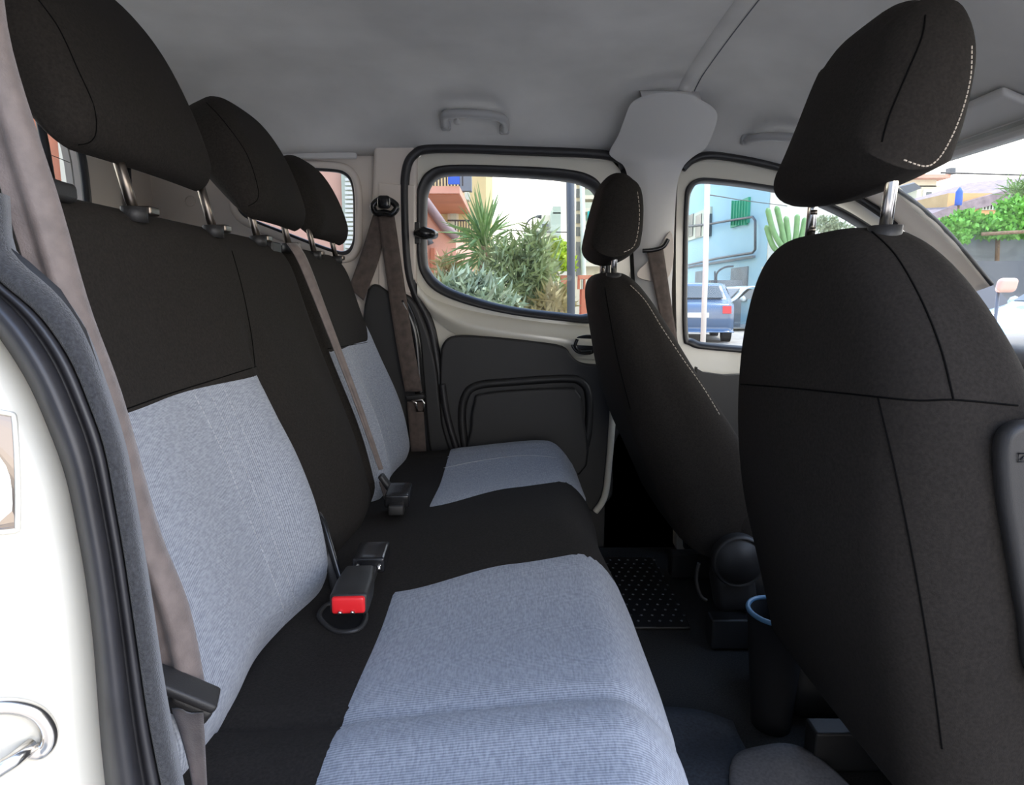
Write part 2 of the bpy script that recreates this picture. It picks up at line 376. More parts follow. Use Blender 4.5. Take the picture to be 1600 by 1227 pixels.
# --- sliding door on the far side
win_o = [(651, 320), (653, 292), (668, 268), (700, 258), (790, 259), (880, 264), (925, 275), (945, 300), (952, 340), (953, 430), (950, 490), (930, 505), (880, 502), (800, 492), (730, 476), (682, 456), (660, 432), (652, 400)]
win_i = [(666, 325), (669, 298), (682, 279), (710, 273), (790, 275), (875, 281), (912, 289), (931, 306), (938, 345), (939, 430), (936, 478), (915, 491), (880, 489), (800, 479), (740, 464), (695, 446), (673, 425), (666, 400)]
d_out = [(640, 330), (641, 275), (652, 249), (680, 240), (800, 242), (935, 249), (962, 258), (974, 290), (985, 420), (985, 520), (968, 600), (958, 680), (948, 765), (938, 788), (900, 800), (760, 800), (712, 720), (690, 640), (684, 570), (672, 505), (650, 455), (643, 410)]
d1 = plate('door_1', poly_px(d_out, 2.0, 6), [poly_px(win_o, 2.0)], (0, 0.05, 0), 'white_paint'); tag(d1, 'white painted sliding door with black trim panel', 'door', kind='structure')
go, gi = poly_px(win_o, 1.992), poly_px(win_i, 2.008)
gm = [a.lerp(b, 0.3) + Vector((0, -0.006, 0)) for a, b in zip(go, gi)]; gm2 = [a.lerp(b, 0.75) + Vector((0, -0.004, 0)) for a, b in zip(go, gi)]
n_ = len(go)
def ring_loft(name, loops, m, parent): return loft(name, loops, m, parent, closed=True)
ring_loft('window_gasket', [[p + Vector((0, 0.02, 0)) for p in go], go, gm, gm2, gi, [p + Vector((0, 0.03, 0)) for p in gi]], 'rubber', d1)
plate('glass_pane', poly_px([(p[0] + (1 if p[0] > 800 else -1) * 3, p[1] + (3 if p[1] > 380 else -3)) for p in win_i], 2.028), [], (0, 0.004, 0), 'glass', d1)
# swollen ledge of pressed metal below the window
top = [(652, 440), (668, 462), (720, 482), (800, 497), (880, 507), (940, 510), (985, 505)]
def shift(pts, d, n=30): return [(p[0], p[1]) for p in resample([(a, b + d * (0.6 + 0.4 * sm(650, 740, a)), 0) for a, b in cr(pts, n=6)], n)]
led = [(0, 2.0), (7, 1.982), (16, 1.974), (24, 1.966), (34, 1.972), (44, 1.985), (52, 1.992)]
loft('window_ledge', [[U(a + (6 if i else 0) * d / 50, b, y) for i, (a, b) in enumerate(shift(top, d))] for d, y in led], 'white_paint', d1)
pan = [(688, 640), (689, 560), (694, 535), (712, 524), (760, 525), (830, 532), (878, 540), (893, 556), (908, 566), (940, 569), (985, 570), (985, 640), (955, 700), (940, 790), (760, 800), (712, 720), (695, 680)]
plate('trim_panel', [U(a, b, 1.985) for a, b in cr(pan, True, 4)], [], (0, -0.025, 0), 'black_plastic', d1, 0.008)
arm = [(730, 720), (722, 660), (726, 622), (745, 603), (800, 597), (880, 592), (908, 597), (920, 620), (918, 680), (905, 730)]
MB().tube([U(a, b, 1.958) for a, b in cr(arm)], 0.012, 8).build('pocket_rim', 'black_plastic', d1, True)
plate('pocket_panel', [U(a, b, 1.956) for a, b in cr([(742, 730), (736, 665), (741, 628), (758, 613), (880, 605), (902, 612), (910, 640), (905, 740)], True, 5)], [], (0, -0.018, 0), 'black_plastic', d1, 0.008)
hd = [U(a, b, 1.982) for a, b in cr([(890, 533), (905, 525), (925, 524), (930, 540), (925, 553), (905, 553), (895, 546)], True, 4)]
h_ = plate('door_handle', hd, [], (0, -0.012, 0), 'gloss_black', d1, 0.004)
MB().tube([U(a, b, 1.960) for a, b in cr([(902, 530), (899, 541), (907, 549), (924, 549)])], 0.005, 8).build('handle_lever', 'gloss_black', h_, True)
lt = bx('window_latch', tuple(U(641, 381, 1.985)), tuple(U(657, 348, 2.005)), 'black_plastic', d1, 0.004)
MB().tube([U(650, 365, 1.975), U(662, 364, 1.962), U(674, 366, 1.975), U(680, 367, 1.99)], [0.012, 0.018, 0.016, 0.012], 10).build('latch_knob', 'gloss_black', lt, True)
MB().tube([U(a, b, 1.985) for a, b in cr([(712, 722), (692, 650), (684, 572), (672, 508), (650, 462), (638, 420), (633, 340), (634, 270), (648, 241), (680, 232), (800, 235), (950, 243), (975, 262)])], 0.013, 8).build('door_seal', 'rubber', d1, True)
MB().tube([U(a, b, 1.955) for a, b in cr([(724, 735), (700, 655), (691, 600)])], 0.010, 8).build('sill_trim', 'rubber', d1, True)
MB().tube([U(a, b, 1.95) for a, b in cr([(963, 560), (958, 640), (952, 720), (945, 775), (930, 800)])], 0.010, 8).build('door_edge', 'white_paint', d1, True)

# --- pillar between the doors
def pl_y(z): return 1.965 - 0.26 * sm(0.36, 0.56, z)
L_ = [(1003, 151), (986, 162), (976, 185), (966, 212), (952, 238), (962, 250), (976, 262), (984, 300), (990, 400), (994, 480), (998, 580), (1000, 680)]
R_ = [(1096, 156), (1114, 168), (1121, 182), (1114, 208), (1102, 232), (1082, 246), (1066, 264), (1057, 300), (1052, 400), (1050, 480), (1060, 580), (1075, 680)]
Lc = [(p[0], p[1]) for p in cr(L_, n=4)]; Rc = [(p[0], p[1]) for p in cr(R_, n=4)]
cols = []
for (a, b), (c, d) in zip(Lc, Rc):
    row = []
    for k in range(13):
        t = k / 12; bul = 0.028 * (1 - abs(2 * t - 1) ** 2.5)
        p = U(a + (c - a) * t, b + (d - b) * t - 4 * (1 - (2*t-1)**2) * sm(200, 150, b), pl_y); row.append(p + Vector((0, -bul, 0)))
    cols.append(row)
rim0 = [U(a, b, pl_y) + Vector((0, 0.03, 0.02)) for a, b in [(Lc[0][0] + (Rc[0][0] - Lc[0][0]) * k / 12, 149) for k in range(13)]]
t2 = loft('trim_2', [rim0] + cols, 'grey_plastic'); tag(t2, 'grey pillar trim between the two far doors', 'trim', kind='structure')
plate('belt_slot', [U(a, b, 1.94) for a, b in cr([(1048, 362), (1052, 395), (1046, 430), (1030, 440), (1000, 436), (996, 424), (1020, 400), (1036, 375)], True, 4)], [], (0, -0.008, 0), 'beige_plastic', t2, 0.004)

t6 = bx('trim_6', tuple(V(0.29, 2.052, -0.82)), tuple(V(0.52, 2.08, 0.45)), 'black_plastic', None, 0); bx('body_sill', tuple(V(-0.35, 2.052, -0.82)), tuple(V(1.4, 2.08, -0.22)), 'black_plastic', t6, 0); tag(t6, 'black lower body side between the far doors', 'trim', kind='structure')
# --- far front door
fw_o = [(1068, 520), (1068, 400), (1070, 320), (1074, 292), (1090, 279), (1120, 279), (1180, 286), (1240, 297), (1300, 318), (1350, 345), (1420, 395), (1450, 430), (1450, 560), (1300, 560), (1120, 548), (1078, 540)]
fw_i = [(1075, 515), (1075, 400), (1077, 322), (1082, 297), (1094, 286), (1120, 286), (1180, 293), (1240, 305), (1295, 326), (1345, 353), (1412, 402), (1440, 434), (1440, 550), (1300, 550), (1125, 538), (1085, 530)]
fd = [(1058, 560), (1056, 420), (1058, 300), (1064, 268), (1084, 250), (1120, 248), (1190, 257), (1250, 270), (1310, 292), (1365, 322), (1430, 370), (1500, 430), (1520, 600), (1500, 900), (1100, 900), (1062, 760)]
d2 = plate('door_2', poly_px(fd, 2.0, 5), [poly_px(fw_o, 2.0)], (0, 0.05, 0), 'white_paint'); tag(d2, 'white far front door', 'door', kind='structure')
go, gi = poly_px(fw_o, 1.992), poly_px(fw_i, 2.008)
ring_loft('window_gasket', [[p + Vector((0, 0.02, 0)) for p in go], go, [a.lerp(b, 0.5) + Vector((0, -0.006, 0)) for a, b in zip(go, gi)], gi, [p + Vector((0, 0.03, 0)) for p in gi]], 'rubber', d2)
plate('glass_pane', poly_px(fw_o, 2.03), [], (0, 0.004, 0), 'glass', d2)
MB().tube([U(a, b, 1.985) for a, b in cr([(1066, 264), (1082, 250), (1110, 243), (1160, 249), (1215, 261), (1270, 277), (1330, 303), (1400, 350)])], 0.011, 8).build('door_seal', 'rubber', d2, True)
plate('trim_panel', [U(a, b, 1.985) for a, b in cr([(1085, 580), (1130, 585), (1500, 600), (1500, 890), (1100, 890), (1078, 700)], True, 4)], [], (0, -0.03, 0), 'black_plastic', d2, 0.01)

# --- windscreen, its pillar and the header
t1r = []
A_in = [(1372, 276), (1392, 290), (1424, 312), (1452, 335), (1480, 362), (1512, 398), (1550, 445)]
A_out = [(1330, 296), (1370, 320), (1405, 350), (1436, 378), (1470, 412), (1510, 460)]
def a_pt(px, py, t, inner):
    y = (1.90 if inner else 1.985) - 0.0 * t; return U(px, py, y)
for t in range(21):
    s = t / 20
    i1 = resample([(a, b, 0) for a, b in A_in], 21)[t]; o1 = resample([(a, b, 0) for a, b in A_out], 21)[t]
    row = []
    for k in range(7):
        q = k / 6; px = o1.x + (i1.x - o1.x) * q; py = o1.y + (i1.y - o1.y) * q
        row.append(U(px, py, 1.985 - 0.125 * q - 0.02 * math.sin(math.pi * q)))
    t1r.append(row)
t1 = loft('trim_1', t1r, 'beige_plastic', solid=0.01); tag(t1, 'pale windscreen pillar trim', 'trim', kind='structure')
MB().tube([U(a, b, 1.86) for a, b in cr(A_in)], 0.006, 8).build('pillar_seal', 'rubber', t1, True)
W0, W1 = U(1378, 281, 1.86), U(1550, 445, 1.86)
wd_ = (W1 - W0) / (W1.z - W0.z)
def wsp(y, z): p = W0 + wd_ * (z + H - W0.z); return Vector((p.x, y, p.z))
ws = [wsp(1.86, W0.z - H + 0.02), wsp(0.56, W0.z - H + 0.02), wsp(0.50, -0.12), wsp(1.86, -0.12)]
w3 = plate('window_3', ws, [], (0.004, 0, 0.004), 'windscreen'); tag(w3, 'large windscreen at the front', 'window', kind='structure')
hdr = bx('header', (W0.x - 0.012, 0.47, W0.z), (W0.x + 0.03, 2.0, W0.z + 0.045), 'grey_plastic', ceiling, 0.008)
dash = rbox('dashboard', (0.30, 0.76, 0.17), 0.06, lambda x, y, z: V(1.42 + x, YC + y, -0.28 + z), 'black_plastic', None, (6, 12, 4))
tag(dash, 'black dashboard below the windscreen', 'dashboard', kind='structure')
bx('bulkhead', (1.5, 0.42, H - 0.82), (1.56, 2.03, H - 0.12), 'black_plastic', dash, 0.01)
# --- near side of the car: door opening, its front pillar; front door left off to admit light
wr = plate('wall_right', [V(0.66, 0.42, 0.44), V(0.80, 0.42, 0.44), V(0.78, 0.42, -0.8), V(0.66, 0.42, -0.8)], [], (0, -0.05, 0), 'white_paint', None, 0.012)
tag(wr, 'white pillar between the near doorway and the front opening added for light', 'wall', kind='structure')
wq = plate('wall_right_rear', [V(-0.46, 0.40, 0.46), V(-1.06, 0.40, 0.46), V(-1.06, 0.40, -0.8), V(-0.46, 0.40, -0.8)], [[V(-0.56, 0.40, 0.38), V(-0.96, 0.40, 0.38), V(-0.96, 0.40, -0.02), V(-0.56, 0.40, -0.10)]], (0, -0.04, 0), 'white_paint')
tag(wq, 'white rear quarter of the body beside the doorway', 'wall', kind='structure')
plate('glass_pane', [V(-0.55, 0.38, 0.39), V(-0.97, 0.38, 0.39), V(-0.97, 0.38, -0.03), V(-0.55, 0.38, -0.11)], [], (0, -0.004, 0), 'glass', wq)
sill = bx('door_sill', (-0.30, 0.38, H - 0.84), (0.7, 0.46, H - 0.72), 'white_paint', None, 0.02); tag(sill, 'white sill of the open doorway', 'sill', kind='structure')
bx('roof_rail', (-0.9, 0.40, H + 0.40), (1.15, 0.455, H + 0.47), 'white_paint', ceiling, 0.02)
# --- near rear pillar at the edge of the open doorway
e_lip = [(5, 300), (12, 380), (40, 415), (92, 462), (132, 522), (165, 610), (193, 700), (207, 770), (222, 860), (238, 960), (254, 1070), (268, 1150), (286, 1240), (305, 1330)]
e_seal = [(-70, 330), (-35, 400), (2, 442), (60, 492), (108, 560), (142, 640), (164, 705), (180, 790), (194, 870), (208, 965), (226, 1090), (238, 1160), (254, 1240), (270, 1330)]
e_wht = [(-180, 330), (-120, 400), (-60, 460), (-8, 516), (42, 592), (78, 672), (104, 745), (122, 830), (136, 910), (147, 1000), (155, 1100), (160, 1165), (168, 1240), (176, 1330)]
NP = 50
def pxc(pts): return [(p[0], p[1]) for p in resample([(a, b, 0) for a, b in cr(pts, n=6)], NP)]
EL, ES, EW = pxc(e_lip), pxc(e_seal), pxc(e_wht)
def mixpx(A, B, t): return [(a[0] + (b[0] - a[0]) * t, a[1] + (b[1] - a[1]) * t) for a, b in zip(A, B)]
def rowp(P, Y): return [U(a, b, Y) for a, b in P]
jamb = loft('trim_5', [rowp(EW, 0.445), rowp(mixpx(EW, ES, -0.35), 0.430), rowp(mixpx(EW, ES, -0.7), 0.422), [p + Vector((-0.02, -0.01, 0)) for p in rowp(mixpx(EW, ES, -1.4), 0.408)],
                       [p + Vector((-0.06, -0.02, 0)) for p in rowp(mixpx(EW, ES, -2.4), 0.395)], [p + Vector((-0.14, -0.03, 0)) for p in rowp(mixpx(EW, ES, -3.2), 0.385)], [p + Vector((-0.45, -0.02, 0)) for p in rowp(mixpx(EW, ES, -3.2), 0.37)]], 'white_paint')
tag(jamb, 'white painted rear edge of the open doorway', 'trim', kind='structure')
sr = []
for t, dy in ((-0.04, 0.447), (0.0, 0.437), (0.10, 0.424), (0.25, 0.415), (0.42, 0.416), (0.56, 0.424), (0.64, 0.434), (0.68, 0.440), (0.74, 0.434), (0.84, 0.431), (0.94, 0.435), (1.0, 0.446)):
    sr.append(rowp(mixpx(EW, ES, t), dy))
loft('door_seal', sr, 'rubber', jamb)
loft('velour_lip', [rowp(ES, 0.444), rowp(mixpx(ES, EL, 0.05), 0.437), rowp(mixpx(ES, EL, 0.5), 0.437), rowp(mixpx(ES, EL, 0.95), 0.447), [p + Vector((-0.01, 0.02, 0)) for p in rowp(EL, 0.455)], [p + Vector((-0.12, 0.10, 0)) for p in rowp(EL, 0.455)]], 'velour', jamb)
bump_ = loft('pillar_cover', [[U(a, b, 0.458) for a, b in ((-20, 380), (10, 382), (45, 408), (95, 452), (135, 515), (160, 590))], [U(a, b, 0.446) for a, b in ((-40, 410), (0, 412), (38, 432), (84, 478), (124, 540), (152, 604))], [U(a, b, 0.444) for a, b in ((-60, 440), (-10, 442), (30, 462), (72, 505), (112, 565), (146, 620))]], 'black_plastic', jamb)
# recessed slot and striker loop on the painted edge
jt = bvh(jamb)
def on_j(px, py, off): r = cast_px(jt, [(px, py)], off); return r[0] if r else U(px, py, 0.43)
sl = [on_j(a, b, 0.0008) for a, b in cr([(-60, 640), (10, 646), (22, 662), (27, 740), (27, 815), (18, 830), (-60, 832)], False, 5)]
plate('latch_slot', sl, [], (-0.004, 0.008, 0), 'dark_chrome', jamb)
MB().tube(sl, 0.0018, 6).build('slot_rim', 'white_paint', jamb, True)
bpl = [on_j(x, y, 0.002) for x, y in cr([(-90, 1200), (-60, 1120), (0, 1099), (45, 1100), (76, 1125), (80, 1155), (66, 1172), (40, 1176), (-10, 1190)], True, 5)]
stk = thing('door_striker', 'chrome striker loop bolted to the white door edge', 'striker', tuple(U(40, 1170, 0.43)))
MB().tube([on_j(x, y, 0.003) for x, y in cr([(-60, 1120), (-20, 1103), (20, 1100), (55, 1110), (74, 1132), (76, 1155), (64, 1170), (48, 1168)], False, 6)], 0.0052, 10).build('striker_loop', 'chrome', stk, True)
MB().tube([on_j(52, 1158, 0.004), on_j(20, 1172, 0.012), on_j(-40, 1200, 0.022)], 0.0050, 10).build('striker_pin', 'chrome', stk, True)

# ------------------------------------------------------------------ rear bench
rb = thing('rear_bench', 'rear bench seat in black and pale grey fabric with three headrests', 'seat', (-0.1, 1.2, H - 0.78))
X0c, X1c, Y0c, Y1c = -0.36, 0.172, 0.46, 1.93
def cush(x, y, z):
    hx, hy = (X1c - X0c) / 2, (Y1c - Y0c) / 2
    X, Y = corner(hx * 0 + x, y, hx - 0.15, hy - 0.15, 0.15)
    X, Yn = corner(X, -Y, hx - 0.10, hy - 0.10, 0.10); Y = -Yn
    gx = (X1c + X0c) / 2 + X; gy = (Y1c + Y0c) / 2 + Y
    up = sm(-0.05, 0.05, z)
    top = 0.035 * sm(-0.3, 0.16, gx) - 0.03 * sm(0.10, 0.17, gx)
    top += 0.012 * g_(gy, 1.17, 0.16) - 0.010 * g_(gy, 0.86, 0.12) - 0.010 * g_(gy, 1.58, 0.12) + 0.010 * g_(gy, 1.84, 0.07)
    top -= 0.007 * g_(gy, 0.655, 0.010) + 0.004 * g_(gy, 1.805, 0.008)
    top += 0.006 * g_(gy, 0.60, 0.03)
    front = 0.0
    gx += 0.010 * g_(gy, 0.85, 0.18) * sm(0, 0.15, gx) + 0.008 * g_(gy, 1.55, 0.18) * sm(0, 0.15, gx) - 0.008 * g_(gy, 1.2, 0.1) * sm(0, .15, gx)
    gx -= 0.05 * sm(0.0, -0.09, z) * sm(0, 0.17, gx)
    return V(gx, gy, -0.545 + z + top * up)
cu = rbox('cushion', ((X1c - X0c) / 2, (Y1c - Y0c) / 2, 0.10), 0.055, cush, 'black_fabric', rb, (26, 110, 4), 7, 2)
ct = bvh(cu)
def q4(fl, fr):                                        # s along X, t along Y with curved borders
    return lambda s, t: fl(s, t)
def near_patch(s, t):
    x = -0.185 + s * 0.40; ye = 0.975 + 0.05 * sm(-0.18, 0.0, x) + 0.035 * sm(0.0, 0.2, x); y = 0.42 + (ye - 0.42) * t
    return Vector((x + 0.012 * (1 - t) * 0 , y, H))
patch('grey_seat_panel', ct, near_patch, (0, 0, -1), 40, 60, 'grey_fabric', rb)
def far_patch(s, t):
    x = -0.18 + s * 0.40; y0 = 1.355 + 0.10 * sm(-0.18, 0.0, x) + 0.055 * sm(0.0, 0.2, x); y = y0 + (1.95 - y0) * t
    return Vector((x, y, H))
patch('grey_seat_panel', ct, far_patch, (0, 0, -1), 40, 50, 'grey_fabric', rb)

def back_fn(Ya, Yb, lum):
    hy, hz = (Yb - Ya) / 2, 0.30
    def fn(x, y, z):
        Y, Z = corner(y, z, hy - 0.07, hz - 0.07, 0.07); Y2, Z = corner(-Y, Z, hy - 0.05, hz - 0.05, 0.05); Y = -Y2
        v = (Z + hz) / (2 * hz); gy = (Ya + Yb) / 2 + Y
        fr = sm(-0.02, 0.05, x)
        bulge = 0.0
        for c, wd in lum: bulge += 0.032 * g_(gy, c, wd) * g_(v, 0.33, 0.26)
        if Ya < 1: bulge -= 0.018 * g_(gy, 0.82, 0.10) * (1 - g_(v, 1, 0.25)) ; bulge -= 0.014 * g_(gy, 1.045, 0.03) * sm(0.8, 0.6, v)
        px_ = -0.305 + (-0.465 + 0.305) * v + x * (1 - 0.25 * v) - 0.035
        return V(px_ + bulge * fr - 0.04 * sm(0.16, 0.0, v) * fr, gy, -0.50 + 0.605 * v + 0.02 * x)
    return fn
bn = rbox('backrest', (0.065, 0.43, 0.30), 0.045, back_fn(0.545, 1.405, [(0.98, 0.06), (1.25, 0.13)]), 'black_fabric', rb, (4, 60, 46), 6, 0)
bf = rbox('backrest', (0.065, 0.23, 0.30), 0.045, back_fn(1.415, 1.875, [(1.50, 0.08), (1.80, 0.08)]), 'black_fabric', rb, (4, 40, 46), 6, 0)
bnt, bft = bvh(bn), bvh(bf)
patch('grey_back_panel', bnt, lambda s, t: Vector((-0.3, 0.50 + (0.53 - 0.01 * t + 0.018 * math.sin(math.pi * t)) * s, H - 0.505 + (0.395 - 0.0 * s) * t)), (-1, 0, 0), 44, 40, 'grey_fabric', rb)
patch('grey_back_panel', bft, lambda s, t: Vector((-0.3, 1.425 + 0.47 * s, H - 0.505 + (0.395 + 0.06 * sm(0.72, 1.0, s) ) * t)), (-1, 0, 0), 40, 40, 'grey_fabric', rb)
seam('seam', bnt, [(362, 392), (378, 450), (392, 520), (398, 572)], 'thread_dark', rb)
seam('seam', bnt, [(196, 640), (260, 617), (330, 595), (400, 573)], 'thread_dark', rb)
seam('seam', bft, [(512, 545), (545, 540), (575, 535)], 'thread_dark', rb)
gb = [o for o in rb.children if o.name.startswith('grey_back_panel')]
for o, lines in ((gb[0], ([(304, 618), (345, 700), (385, 800), (425, 900), (445, 960)], [(327, 613), (366, 694), (406, 790), (444, 890), (462, 945)], [(350, 609), (386, 688), (424, 780), (462, 880)])), (gb[1], ([(540, 545), (565, 600), (590, 660), (606, 720)], [(553, 543), (578, 600), (602, 660), (612, 700)]))):
    tr_ = bvh(o)
    for l in lines: seam('stitch_line', tr_, l, 'thread_grey', rb, 0.0007, dash=46 if o is gb[0] else 24, n=140)
gs = [o for o in rb.children if o.name.startswith('grey_seat_panel')]
seam('seam', bvh(gs[1]), [(668, 738), (740, 722), (820, 712), (872, 716)], 'thread_grey', rb, 0.001)
# buckle hole in the cushion: rim, and a flat dark plate as its shade
MB().tube(cast_px(ct, cr([(500, 968), (505, 952), (520, 945), (560, 950), (572, 965), (560, 985), (525, 988)], True, 5), 0.001), 0.004, 8, True).build('buckle_recess_rim', 'black_plastic', rb, True)
plate('buckle_hole_shade', cast_px(ct, cr([(500, 968), (505, 952), (520, 945), (560, 950), (572, 965), (560, 985), (525, 988)], True, 5), 0.0015), [], (0, 0, -0.004), 'rubber_dull', rb)

def headrest(parent, fn, hs, posts, r=0.05, posts_m='dark_chrome', div=(6, 12, 10)):
    h = rbox('headrest', hs, r, fn, 'black_fabric', parent, div, 7, 0)
    for (a, b, rr) in posts:
        pm = MB().tube([a, a.lerp(b, 0.5), b], rr, 12).build('headrest_post', posts_m, h, True)
        MB().tube([a + Vector((0, 0, -0.012)), a + Vector((0, 0, 0.006))], rr * 2.3, 14).build('post_guide', 'black_plastic', h, True)
        bx('guide_button', (a.x - 0.008, a.y + rr * 1.2, a.z - 0.002), (a.x + 0.016, a.y + rr * 1.2 + 0.024, a.z + 0.009), 'dark_chrome', h, 0.003)
    return h
def rear_head(cx, cy, cz, lean, hy, hz):
    cl, sl_ = math.cos(lean), math.sin(lean)
    def fn(x, y, z):
        y2, z2 = corner(y, z, hy - 0.10, hz - 0.10, 0.10); y2, z2 = corner(-y2, z2, hy - 0.10, hz - 0.10, 0.10); y2 = -y2
        y2, z3 = corner(y2, -z2, hy - 0.035, hz - 0.035, 0.035); y2, z3 = corner(-y2, z3, hy - 0.035, hz - 0.035, 0.035); y2 = -y2; z2 = -z3
        v = z2 / hz
        x = x * 0.55 if x > 0 else x * (0.15 + 1.3 * (v + 1) / 2)
        x += (0.014 * (1 - v * v) + 0.010 * (1 - (y2 / hy) ** 2)) * sm(-0.03, 0.03, x)
        return V(cx + x * cl - z2 * sl_, cy + y2, cz + z2 * cl + x * sl_)
    return fn
for cy, hy, cz, hz, ps, sz, hx_ in ((0.905, 0.175, 0.277, 0.134, (0.845, 1.065), 0.10, -0.528), (1.350, 0.150, 0.242, 0.118, (1.25, 1.425), 0.10, -0.508), (1.745, 0.150, 0.230, 0.106, (1.605, 1.80), 0.095, -0.508)):
    h = headrest(rb, rear_head(hx_, cy, cz, 0.42, hy, hz), (0.060, hy, hz), [(V(-0.458, p, sz), V(-0.478, p, 0.185), 0.0065) for p in ps])
    tr_ = bvh(h)
    if cy < 1: seam('seam', tr_, [(60, 0), (92, 45), (122, 110), (146, 165), (150, 205), (140, 222), (122, 226)], 'thread_dark', h, 0.0007)
    elif cy < 1.5: seam('seam', tr_, [(322, 160), (350, 190), (385, 240), (402, 290), (402, 312), (388, 322)], 'thread_dark', h, 0.0007)
bx('release_lever', tuple(V(-0.478, 0.675, 0.094)), tuple(V(-0.448, 0.725, 0.114)), 'black_plastic', rb, 0.006)
bx('release_lever', tuple(U(392, 395, 1.30)), tuple(U(440, 380, 1.35)), 'black_plastic', rb, 0.004)

# ------------------------------------------------------------------ belts and buckles
def ribbon(name, L, R, m, parent, fold=0.004, n=40, k=7, thick=0.0016):
    L, R = resample(cr(L), n), resample(cr(R), n); rows = []
    for a, b in zip(L, R):
        rows.append([a.lerp(b, j / (k - 1)) + Vector((0, fold * math.sin(j / (k - 1) * math.pi * 2.5), 0)) for j in range(k)])
    return loft(name, rows, m, parent, solid=thick)
nb = thing('seat_belt', 'wide brown grey seat belt hanging at the near end of the rear bench', 'seat belt', tuple(U(310, 1240, 0.57)))
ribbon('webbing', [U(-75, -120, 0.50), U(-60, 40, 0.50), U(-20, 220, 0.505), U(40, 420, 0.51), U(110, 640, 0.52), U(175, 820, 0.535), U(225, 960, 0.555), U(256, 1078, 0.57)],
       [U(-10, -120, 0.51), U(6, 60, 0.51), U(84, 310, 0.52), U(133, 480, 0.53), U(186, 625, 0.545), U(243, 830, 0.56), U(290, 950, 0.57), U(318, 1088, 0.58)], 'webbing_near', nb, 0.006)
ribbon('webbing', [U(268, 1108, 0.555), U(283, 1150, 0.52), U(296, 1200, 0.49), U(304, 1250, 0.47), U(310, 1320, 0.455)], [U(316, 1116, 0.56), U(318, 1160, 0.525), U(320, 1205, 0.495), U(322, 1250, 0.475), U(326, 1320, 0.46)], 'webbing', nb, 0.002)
tg = MB()
tp = [U(238, 1054, 0.55), U(285, 1076, 0.558), U(340, 1096, 0.57)]
def bar(name, a, b, hw, hh, m, parent, dn):            # rounded bar from a to b
    ax = (b - a); l = ax.length; ax.normalize(); up = (Vector(dn) - ax * ax.dot(Vector(dn))).normalized(); sd = ax.cross(up)
    c = (a + b) / 2
    return rbox(name, (l / 2, hw, hh), min(hw, hh) * 0.8, lambda x, y, z: c + ax * x + sd * y + up * z, m, parent, (4, 2, 2), 3)
bar('tongue_guide', tp[0], tp[2], 0.013, 0.0048, 'black_plastic', nb, (0, -0.25, 1))
bar('tongue_body', U(262, 1092, 0.562), U(328, 1120, 0.572), 0.007, 0.010, 'black_plastic', nb, (0, -0.25, 1))

fb = thing('seat_belt', 'brown seat belt hanging from the ring beside the sliding door', 'seat belt', tuple(U(655, 720, 1.93)))
ribbon('webbing', [U(590, 335, 1.95), U(603, 430, 1.945), U(618, 530, 1.935), U(633, 612, 1.925)], [U(616, 335, 1.95), U(630, 430, 1.945), U(645, 530, 1.935), U(660, 612, 1.925)], 'webbing', fb, 0.001)
ribbon('webbing', [U(636, 628, 1.925), U(640, 680, 1.93), U(645, 730, 1.94)], [U(661, 628, 1.925), U(664, 680, 1.93), U(668, 730, 1.94)], 'webbing', fb, 0.001)
ribbon('webbing', [U(583, 335, 1.955), U(566, 390, 1.96), U(545, 450, 1.965)], [U(604, 335, 1.955), U(594, 400, 1.96), U(568, 470, 1.965)], 'webbing', fb, 0.001)
rg = MB().tube([U(a, b, 1.94) for a, b in cr([(583, 322), (590, 314), (600, 311), (612, 315), (620, 324), (612, 334), (600, 332), (588, 333)], True, 5)], 0.009, 10, True).build('belt_ring', 'gloss_black', fb, True)
rbox('ring_cap', (0.018, 0.012, 0.018), 0.010, lambda x, y, z: U(600, 316, 1.925) + Vector((x, y, z)), 'gloss_black', rg, (2, 2, 2), 4)
bar('tongue_guide', U(634, 622, 1.915), U(664, 619, 1.915), 0.006, 0.007, 'black_plastic', fb, (0, -0.2, 1))
MB().tube([U(a, b, 1.91) for a, b in ((643, 626), (650, 630), (652, 643), (662, 643), (663, 630), (660, 625))], 0.0035, 8, True).build('tongue_plate', 'chrome', fb, True)

cb = thing('seat_belt', 'narrow grey seat belt lying down between the rear backrests', 'seat belt', tuple(U(608, 790, 1.42)))
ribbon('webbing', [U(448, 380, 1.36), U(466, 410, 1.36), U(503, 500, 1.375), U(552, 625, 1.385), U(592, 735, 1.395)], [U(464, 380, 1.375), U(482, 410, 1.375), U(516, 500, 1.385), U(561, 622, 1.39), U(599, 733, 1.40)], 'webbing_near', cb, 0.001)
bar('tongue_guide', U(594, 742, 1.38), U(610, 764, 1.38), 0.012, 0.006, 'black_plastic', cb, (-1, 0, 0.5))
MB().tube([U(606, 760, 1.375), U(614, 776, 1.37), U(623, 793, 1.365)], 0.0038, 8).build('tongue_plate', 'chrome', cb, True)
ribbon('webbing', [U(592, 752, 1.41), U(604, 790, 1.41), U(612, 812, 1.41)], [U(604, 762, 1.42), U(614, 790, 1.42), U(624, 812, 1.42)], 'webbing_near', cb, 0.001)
pb = thing('seat_belt', 'brown seat belt emerging from the slot in the grey door pillar', 'seat belt', tuple(U(1050, 530, 1.93)))
ribbon('webbing', [U(1010, 390, 1.925), U(1020, 440, 1.92), U(1030, 490, 1.92), U(1042, 560, 1.92)], [U(1036, 386, 1.925), U(1044, 440, 1.92), U(1054, 505, 1.92), U(1066, 570, 1.92)], 'webbing', pb, 0.001)
